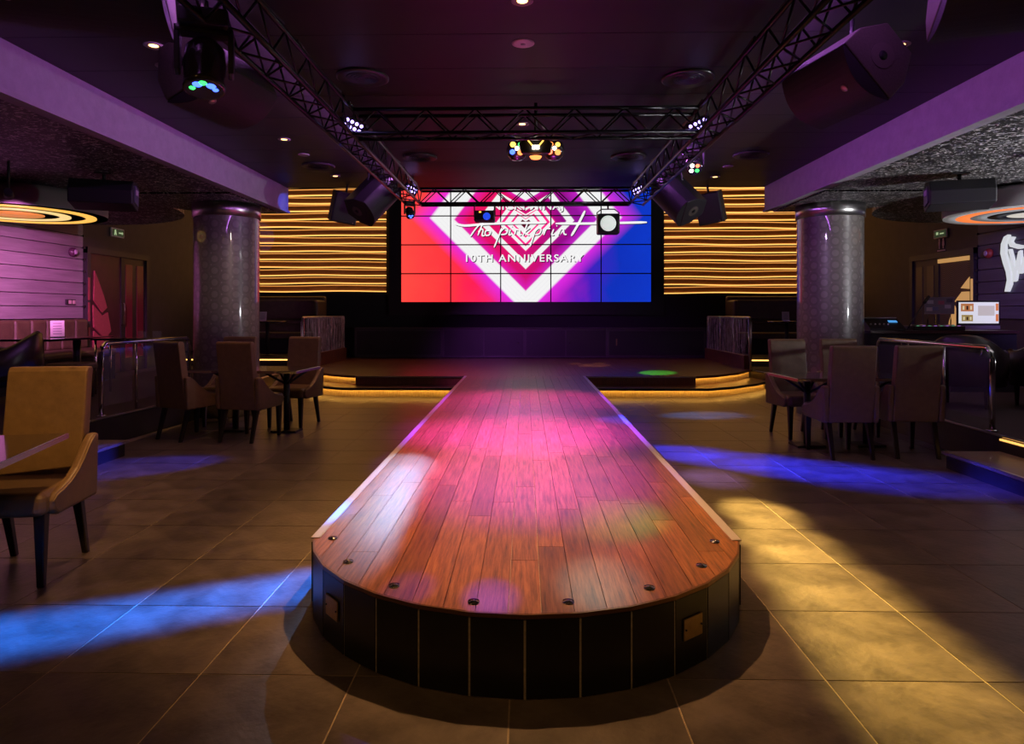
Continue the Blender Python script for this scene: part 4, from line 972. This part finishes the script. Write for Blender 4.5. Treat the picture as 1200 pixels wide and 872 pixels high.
# banquette along the mauve planks
t = thing('banquette', 'channelled brown leather banquette along the mauve plank wall', 'sofa', (-7.05, 9.4, SH))
MB().box((-.02, 0, .2), (.62, 3.2, .4)).build('base', MATTE, t); MB().box((.02, 0, .45), (.62, 3.2, .12)).build('seat', BOOTH, t, bevel=.04)
for k in range(10): MB().box((-.22, -1.44+.32*k, .74), (.14, .315, .48)).build('channel', BOOTH, t, bevel=.045, seg=3)
def lounge_table(x, y, label, w_=.7, l_=1.3):
    t = thing('lounge_table', label, 'table', (x, y, SH))
    MB().box((0, 0, .735), (w_, l_, .03)).build('table_top', GLASSTOP, t, bevel=.004)
    for q in (-1, 1):
        MB().cyl((0, q*l_*.28, .02), (0, q*l_*.28, .72), .05, 12).build('pedestal', BLACK, t); MB().box((0, q*l_*.28, .01), (.4, .4, .02)).build('base_plate', BLACK, t)
lounge_table(-6.3, 9.0, 'long dark table with a menu card before the channelled banquette')
cp = P(60, 388, 9.3)
cd_ = thing('menu_card', 'white menu card standing on the long table by the banquette', 'card', (-6.32, 9.0, SH+.75), R(40))
MB().box((0, 0, .115), (.16, .008, .23), Matrix.Rotation(R(-8), 4, 'X')).build('card', MATS['card_white'], cd_); MB().box((0, 0, .006), (.17, .06, .012)).build('foot', CHROME, cd_)
for q in range(5): MB().box((0, -.006, .05+q*.035), (.10, .003, .008), Matrix.Rotation(R(-8), 4, 'X')).build('print_line', MATS['card_print'], cd_)
# round-backed lounge chairs
def tub(x, y, rz, label, m_, sc=1.0, z=SH):
    t = thing('tub_chair', label, 'chair', (x, y, z), rz); t.scale = (sc,)*3
    n = 20; vs = []; fs = []
    pr = [(.34, .28), (.40, .26), (.43, .60), (.42, .84), (.385, .875), (.345, .84), (.335, .5)]
    for i in range(n+1):
        a = math.pi*(-.08+1.16*i/n); fall = abs(math.cos(a))**3*.20
        for r_, z_ in pr: vs.append((r_*math.cos(a), r_*math.sin(a)*.95, z_-fall*(z_-.26)/.6))
    m_n = len(pr)
    for i in range(n):
        for j in range(m_n): fs.append((i*m_n+j, i*m_n+(j+1) % m_n, (i+1)*m_n+(j+1) % m_n, (i+1)*m_n+j))
    fs += [tuple(range(m_n)), tuple(n*m_n+j for j in range(m_n))[::-1]]
    mb = MB(); mb.add(vs, fs, smooth=True); mb.build('shell_back', m_, t)
    MB().lathe([(0, .47), (.30, .46), (.335, .43), (.335, .31), (0, .30)], 28).build('seat', m_, t)
    for ax in (-1, 1):
        for ay in (-1, 1): MB().box((ax*.22, ay*.22, .15), (.045, .045, .30), taper=(.6, .6)).build('leg', DARKWOOD, t)
    return t
DKL = mat('black_leather', (.030, .022, .020), .32, noise=(16, .2))
tub(5.14, 7.95, R(140), 'dark brown round-backed tub chair beside the disc jockey desk', DKL, .96)
tc_ = tub(5.98, 7.80, R(176), 'tub chair with a black fringed throw over its back', DKL, .98)
random.seed(9)
thr = thing('fringed_throw', 'black fringed throw draped over a tub chair back', 'throw', (5.98, 7.80, SH), R(176))
mb = MB()
mb.grid(lambda u, v: ((.455+.012*math.sin(u*60)+.02*v)*math.cos(R(35+110*u)), (.445+.012*math.sin(u*60)+.02*v)*math.sin(R(35+110*u)), .925-.42*v), 60, 6); mb.build('cloth', mat('black_cloth', (.014, .013, .015), .7), thr)
for k in range(28):
    a = R(35+110*k/27); MB().cyl((.48*math.cos(a), .47*math.sin(a), .51), (.50*math.cos(a), .49*math.sin(a), .34), .008, 5).build('fringe_strand', MATS['black_cloth'], thr)
tub(-6.0, 7.6, R(-60), 'dark round-backed chair at the long lounge table', DKL, 1.0)
def stool(x, y, label):
    t = thing('lounge_stool', label, 'stool', (x, y, SH))
    MB().box((0, 0, .40), (.42, .42, .10)).build('seat', BOOTH, t, bevel=.03)
    for ax in (-1, 1):
        for ay in (-1, 1): MB().box((ax*.16, ay*.16, .18), (.045, .045, .36), taper=(.7, .7)).build('leg', DARKWOOD, t)
stool(-5.75, 8.45, 'dark square stool behind the blue-tinted handrail')
lt = thing('side_table', 'small dark side table behind the blue-tinted handrail', 'table', (-5.0, 9.75, SH)); MB().box((0, 0, .53), (.5, .5, .03)).build('table_top', GLASSTOP, lt)
for ax in (-1, 1):
    for ay in (-1, 1): MB().cyl((ax*.2, ay*.2, 0), (ax*.2, ay*.2, .52), .015, 8).build('leg', BLACK, lt)

# ------------------------------------------------------------------ disc jockey desk
DZ = .84
t = thing('disc_jockey_desk', 'dark desk carrying audio gear beside the column', 'desk', (5.72, 9.60, SH))
MB().box((0, 0, DZ-.02), (2.0, .62, .04)).build('desk_top', mat('desk_plum', (.05, .022, .022), .35), t)
MB().box((0, -.27, DZ/2-.02), (1.96, .03, DZ-.04)).box((-.97, 0, DZ/2-.02), (.03, .56, DZ-.04)).box((.97, 0, DZ/2-.02), (.03, .56, DZ-.04)).build('side_panel', MATTE, t)
DT = SH+DZ
t = thing('mixer_console', 'tilted audio mixer with blue display on the desk', 'mixer', (5.00, 9.50, DT), R(-12))
MB().add([(-.22, -.2, .0), (.22, -.2, 0), (.22, .2, 0), (-.22, .2, 0), (-.22, -.2, .03), (.22, -.2, .03), (.22, .2, .17), (-.22, .2, .17)], [(0,3,2,1),(4,5,6,7),(0,1,5,4),(1,2,6,5),(2,3,7,6),(3,0,4,7)]).build('body', BLACK, t)
TL = Matrix.Translation((0, 0, .102)) @ Matrix.Rotation(math.atan2(.14, .4), 4, 'X')
MB().box((.13, .05, .004), (.11, .07, .006), TL).build('display', glow('blue_display', (.08, .35, .8), .9), t)
MB().box((0, .2, .002), (.44, .012, .012), TL).build('pale_edge', mat('pale_edge', (.4, .4, .38), .4), t)
for i in range(5): MB().lathe([(.012, 0), (.010, .02), (0, .021)], 10, TL @ Matrix.Translation((-.18+.055*i, -.08, 0))).build('knob', STEEL, t)
t = thing('deck_controller', 'flat black deck controller with purple lights on the desk', 'controller', (5.70, 9.55, DT))
MB().box((0, 0, .03), (.70, .36, .06)).build('body', BLACK, t, bevel=.008)
for q in (-1, 1): MB().lathe([(.10, .0), (.10, .018), (0, .02)], 28, Matrix.Translation((q*.2, 0, .06))).build('jog_wheel', STEEL, t)
for i in range(8): MB().box((-.28+.08*i, -.15, .063), (.03, .02, .006)).build('pad', glow('purple_pad', (.5, .2, .9), .8) if i % 2 else glow('green_pad', (.2, .8, .4), .5), t)
cpos = P(1090, 365, 9.9)
t = thing('laptop_on_stand', 'laptop with stickered lid raised on a stand over the controller', 'laptop', (cpos.x, 9.80, DT), R(-30))
for q in (-1, 1): MB().tube([(q*.14, .1, .010), (q*.14, -.02, .14), (q*.14, .12, .22)], .008, 6).build('stand_leg', BLACK, t)
MB().box((0, 0, .232), (.36, .25, .016)).build('keyboard_base', mat('laptop_grey', (.35, .34, .36), .35, .6), t)
Ml = Matrix.Translation((0, -.12, .24)) @ Matrix.Rotation(R(22), 4, 'X')
ld = MB().box((0, 0, .12), (.36, .010, .24), Ml).build('lid', MATS['laptop_grey'], t)
for i, (x, z, c_) in enumerate(((-.11, .17, (.7, .7, .72)), (.02, .16, (.6, .2, .25)), (.10, .10, (.75, .75, .8)), (-.05, .07, (.25, .3, .5)), (-.12, .06, (.8, .75, .7)), (.12, .19, (.15, .15, .2)))):
    MB().box((x, -.0065, z), (.075, .003, .055), Ml @ Matrix.Rotation(R(-12+7*i), 4, 'Y') if False else Ml).build('sticker', mat('sticker_%d' % i, c_, .5), ld)
t = thing('microphone_boom', 'thin black boom arm with microphone over the mixer', 'microphone', (5.285, 9.42, DT))
MB().tube([(0, 0, .012), (.06, 0, .12), (.30, .1, .40)], .009, 6).build('arm', BLACK, t); MB().cyl((.28, .09, .38), (.37, .13, .47), .022, 10).build('microphone', BLACK, t); MB().lathe([(.06, 0), (.06, .012), (0, .015)], 16).build('base', BLACK, t)
c = P(1147, 367, 9.55)
t = thing('desktop_monitor', 'silver desktop computer with bright photo slideshow screen', 'monitor', (c.x, c.y, DT), R(-4))
hz = c.z-DT
MB().box((0, .02, hz-.02), (.575, .03, .40)).build('bezel', mat('imac_black', (.02, .02, .02), .2), t, bevel=.005)
MB().box((0, .018, hz-.200), (.575, .034, .05)).build('chin', mat('imac_silver', (.5, .5, .52), .3, .8), t)
MB().box((0, .003, hz+.005), (.535, .004, .30)).build('screen', glow('monitor_white', (.72, .73, .78), .85), t)
for i, (x, z, w_, h_, m_) in enumerate(((-.155, .075, .17, .11, 'a'), (-.155, -.075, .15, .09, 'b'), (.10, .03, .22, .14, 'c'), (.245, .08, .035, .10, 'd'), (.245, -.07, .035, .10, 'd'))):
    mm = {'a': glow('photo_warm', (.55, .20, .06), .7), 'b': glow('photo_olive', (.40, .28, .08), .7), 'c': glow('photo_pale', (.55, .50, .48), .8), 'd': glow('photo_orange', (.75, .22, .06), .7)}[m_]
    MB().box((x, .0, hz+.005+z), (w_, .004, h_)).build('photo_window', mm, t)
    if m_ in 'ab':
        for k in range(3): MB().box((x-w_*.3+w_*.3*k, -.003, hz+.005+z-.005), (w_*.14, .003, h_*.5), None).build('photo_detail', glow('photo_cream', (.8, .72, .45), .7) if k != 1 else glow('photo_dark', (.05, .02, .01), .3), t)
MB().box((0, .08, .13), (.16, .02, .24)).box((0, .07, .004), (.20, .18, .008)).build('stand', MATS['imac_silver'], t)
mt = thing('glassware_tray', 'row of small clear glasses on the desk edge', 'glasses', (4.75, 9.25, DT)) if False else None
for k in range(4):
    g = MB().lathe([(.025, 0), (.032, .09), (.029, .09), (.022, .006), (0, .006)], 16).build('tumbler', CLEAR); g.location = (-4.92-.10*k, 8.98+.07*(k % 2), SH+.745)
    tag(g, 'small clear tumbler on the service table behind the handrail', 'glass', 'tumblers on the service table')
sv = thing('service_table', 'narrow dark service table with tumblers behind the blue-tinted handrail', 'table', (-5.28, 9.02, SH))
MB().box((0, 0, .73), (.95, .40, .03)).build('table_top', GLASSTOP, sv)
for ax in (-1, 1):
    for ay in (-1, 1): MB().cyl((ax*.43, ay*.16, 0), (ax*.43, ay*.16, .72), .016, 8).build('leg', CHROME, sv)

# ------------------------------------------------------------------ stage beams (most start at bare points near the truss)
bpy.context.view_layer.update()
def beam_line(name, src, a, b, n, col, power, deg, blend=.9):
    for k in range(n):
        q = a+(b-a)*(k/(n-1)); spot(name, src, q, col, power, deg, blend, .03)
beam_line('beam_blue', (-.6, 5.6, 2.84), F(-90, 762), F(345, 688), 7, (.004, .17, 1.0), 5000, 8, 1.0)
beam_line('beam_blue_table', (-1.5, 7.2, 2.85), F(790, 530), F(1030, 562), 4, (.02, .03, 1.0), 9500, 12)
beam_line('beam_blue_rail', Vector((1.4, 8.9, 2.84)), Vector((-4.43, 7.05, 1.07)), Vector((-4.39, 7.75, 1.07)), 4, (.03, .08, 1.0), 2200, 2.4)
spot('beam_blue_corner', (-1.35, 5.35, 2.84), (-3.53, 9.95, 3.0), (.05, .10, 1.0), 2600, 4.0, .1, .01)
spot('beam_cyan', (-1.5, 8.6, 2.85), F(822, 487), (.12, .32, 1.0), 3500, 10, .9, .03)
spot('beam_blue_step', (1.5, 8.9, 2.85), F(130, 550), (.03, .05, 1.0), 5000, 9, .6, .03)
beam_line('beam_yellow', (1.3, 7.6, 2.80), F(890, 600), F(1110, 830), 5, (1.0, .62, .13), 5600, 9, 1.0)
spot('beam_violet_floor', (1.3, 8.2, 2.80), F(835, 560), (.55, .30, 1.0), 900, 10, 1.0, .03)
for x in (-.25, .25):  # added spots stand in for the screen's pink reflection on the deck
    spot('pink_sheen_fill', (x, 5.6, 2.84), (x*.4, 6.1, SH), (.50, .06, 1.0), 1700, 54, 1.0, .05)
    spot('pink_sheen_fill', (x, 5.6, 2.84), (x*.4, 4.6, SH), (.50, .06, 1.0), 800, 44, 1.0, .05)
spot('beam_pink_back', (0, 9.2, 2.82), (0, 8.4, SH), (.70, .05, 1.0), 1000, 62, 1.0, .15)
for px, py in ((478, 688), (576, 698)): spot('beam_violet_dot', (-.3, 5.6, 2.84), F(px, py, SH), (.25, .06, 1.0), 170, 4.0, 1.0, .01)
beam_line('beam_ice', (-1.45, 9.0, 2.82), F(475, 545, SH), F(398, 625, SH), 4, (.40, .65, 1.0), 330, 6, 1.0)
spot('beam_white', (.5, 5.7, 2.82), F(706, 680, SH), (.85, 1.0, .8), 120, 7, 1.0, .03)
spot('beam_green_deck', (1.45, 6.5, 2.82), F(725, 605, SH), (.3, 1.0, .12), 230, 9, 1.0, .03)
spot('beam_green_stage', (1.4, 9.5, 2.82), F(770, 437, SH), (.05, 1.0, .15), 6000, 11, .5, .03)
spot('beam_violet_stage', (-1.4, 9.5, 2.82), (0, 13.5, SH), (.55, .1, .9), 700, 60, .9, .05)
for k, (dx, dy) in enumerate(((0, 0), (.25, .1), (-.25, .08), (.1, -.12), (-.12, -.1), (.3, -.06))):
    spot('beam_gobo', (.4, 9.5, 2.82), F(690, 427.5, SH)+Vector((dx, dy*3, 0)), (1.0, .75, .4), 1300, 3.2, .4, .01)
for k, (px, py, c_) in enumerate(((618, 522, (1, .3, .1)), (640, 538, (1, .8, .3)), (672, 526, (1, .3, .2)), (632, 540, (.5, 1, .3)))):
    spot('beam_derby', (.1, 6.0, 2.84), F(px, py, SH), c_, 130, 3.5, .8, .01)
for s in (-1, 1):
    tp(MB().cyl((s*1.70, 3.0, 3.16), (s*1.70, 9.3, 3.16), .008, 8).build('led_tube', glow('violet_tube', (.7, .3, 1.0), .22)))
    area('wash_violet', (s*1.74, 6.1, 3.16), (s*3.53, 6.1, 3.0), (.70, .22, 1.0) if s < 0 else (.62, .17, 1.0), 30, 6.4, .03)
spot('wash_column', (-1.45, 5.6, 2.84), (-4.1, 9.3, 1.7), (1.0, .74, .55), 130, 20, .9, .05)  # added column washes with no fixture of their own
spot('wash_column', (1.45, 5.6, 2.84), (4.2, 9.4, 1.7), (.75, .45, 1.0), 120, 20, .9, .05)
def soffit_spot(c, dst, col, power, deg, label):  # added spots, put in to colour the plank walls
    t = thing('added_spotlight', label, 'spotlight', c)
    MB().cyl((0, 0, .05), (0, 0, SOFF-c[2]), .012, 8).build('stem', BLACK, t)
    dirv = (Vector(dst)-Vector(c)).normalized()
    MB().cyl(-dirv*.07, dirv*.05, .035, 16, r2=.042).build('can', BLACK, t)
    spot('spot_beam', Vector(c)+dirv*.07, dst, col, power, deg, .9, .03, parent=t)
soffit_spot((-5.05, 6.5, 2.56), (-7.4, 9.9, 1.6), (.90, .24, .78), 1500, 38, 'added black spotlight under the soffit aimed at the mauve planks')
soffit_spot((5.3, 6.2, 2.56), (7.4, 9.9, 1.6), (.42, .24, 1.0), 420, 38, 'added black spotlight under the soffit aimed at the indigo planks')
t = thing('added_uplight', 'added unseen uplight washing the speckled soffit', 'added wall lamp', (XW-.08, 5.2, 1.35))  # unseen lamp put in to brighten the speckled soffit
MB().lathe([(.03, -.10), (.07, 0), (.06, 0)], 20).box((.04, 0, -.05), (.08, .05, .08)).build('shade', BLACK, t)
spot('uplight_beam', (XW-.10, 5.2, 1.40), (5.6, 6.2, 2.88), (.95, .95, 1.0), 900, 100, .9, .06, parent=t)
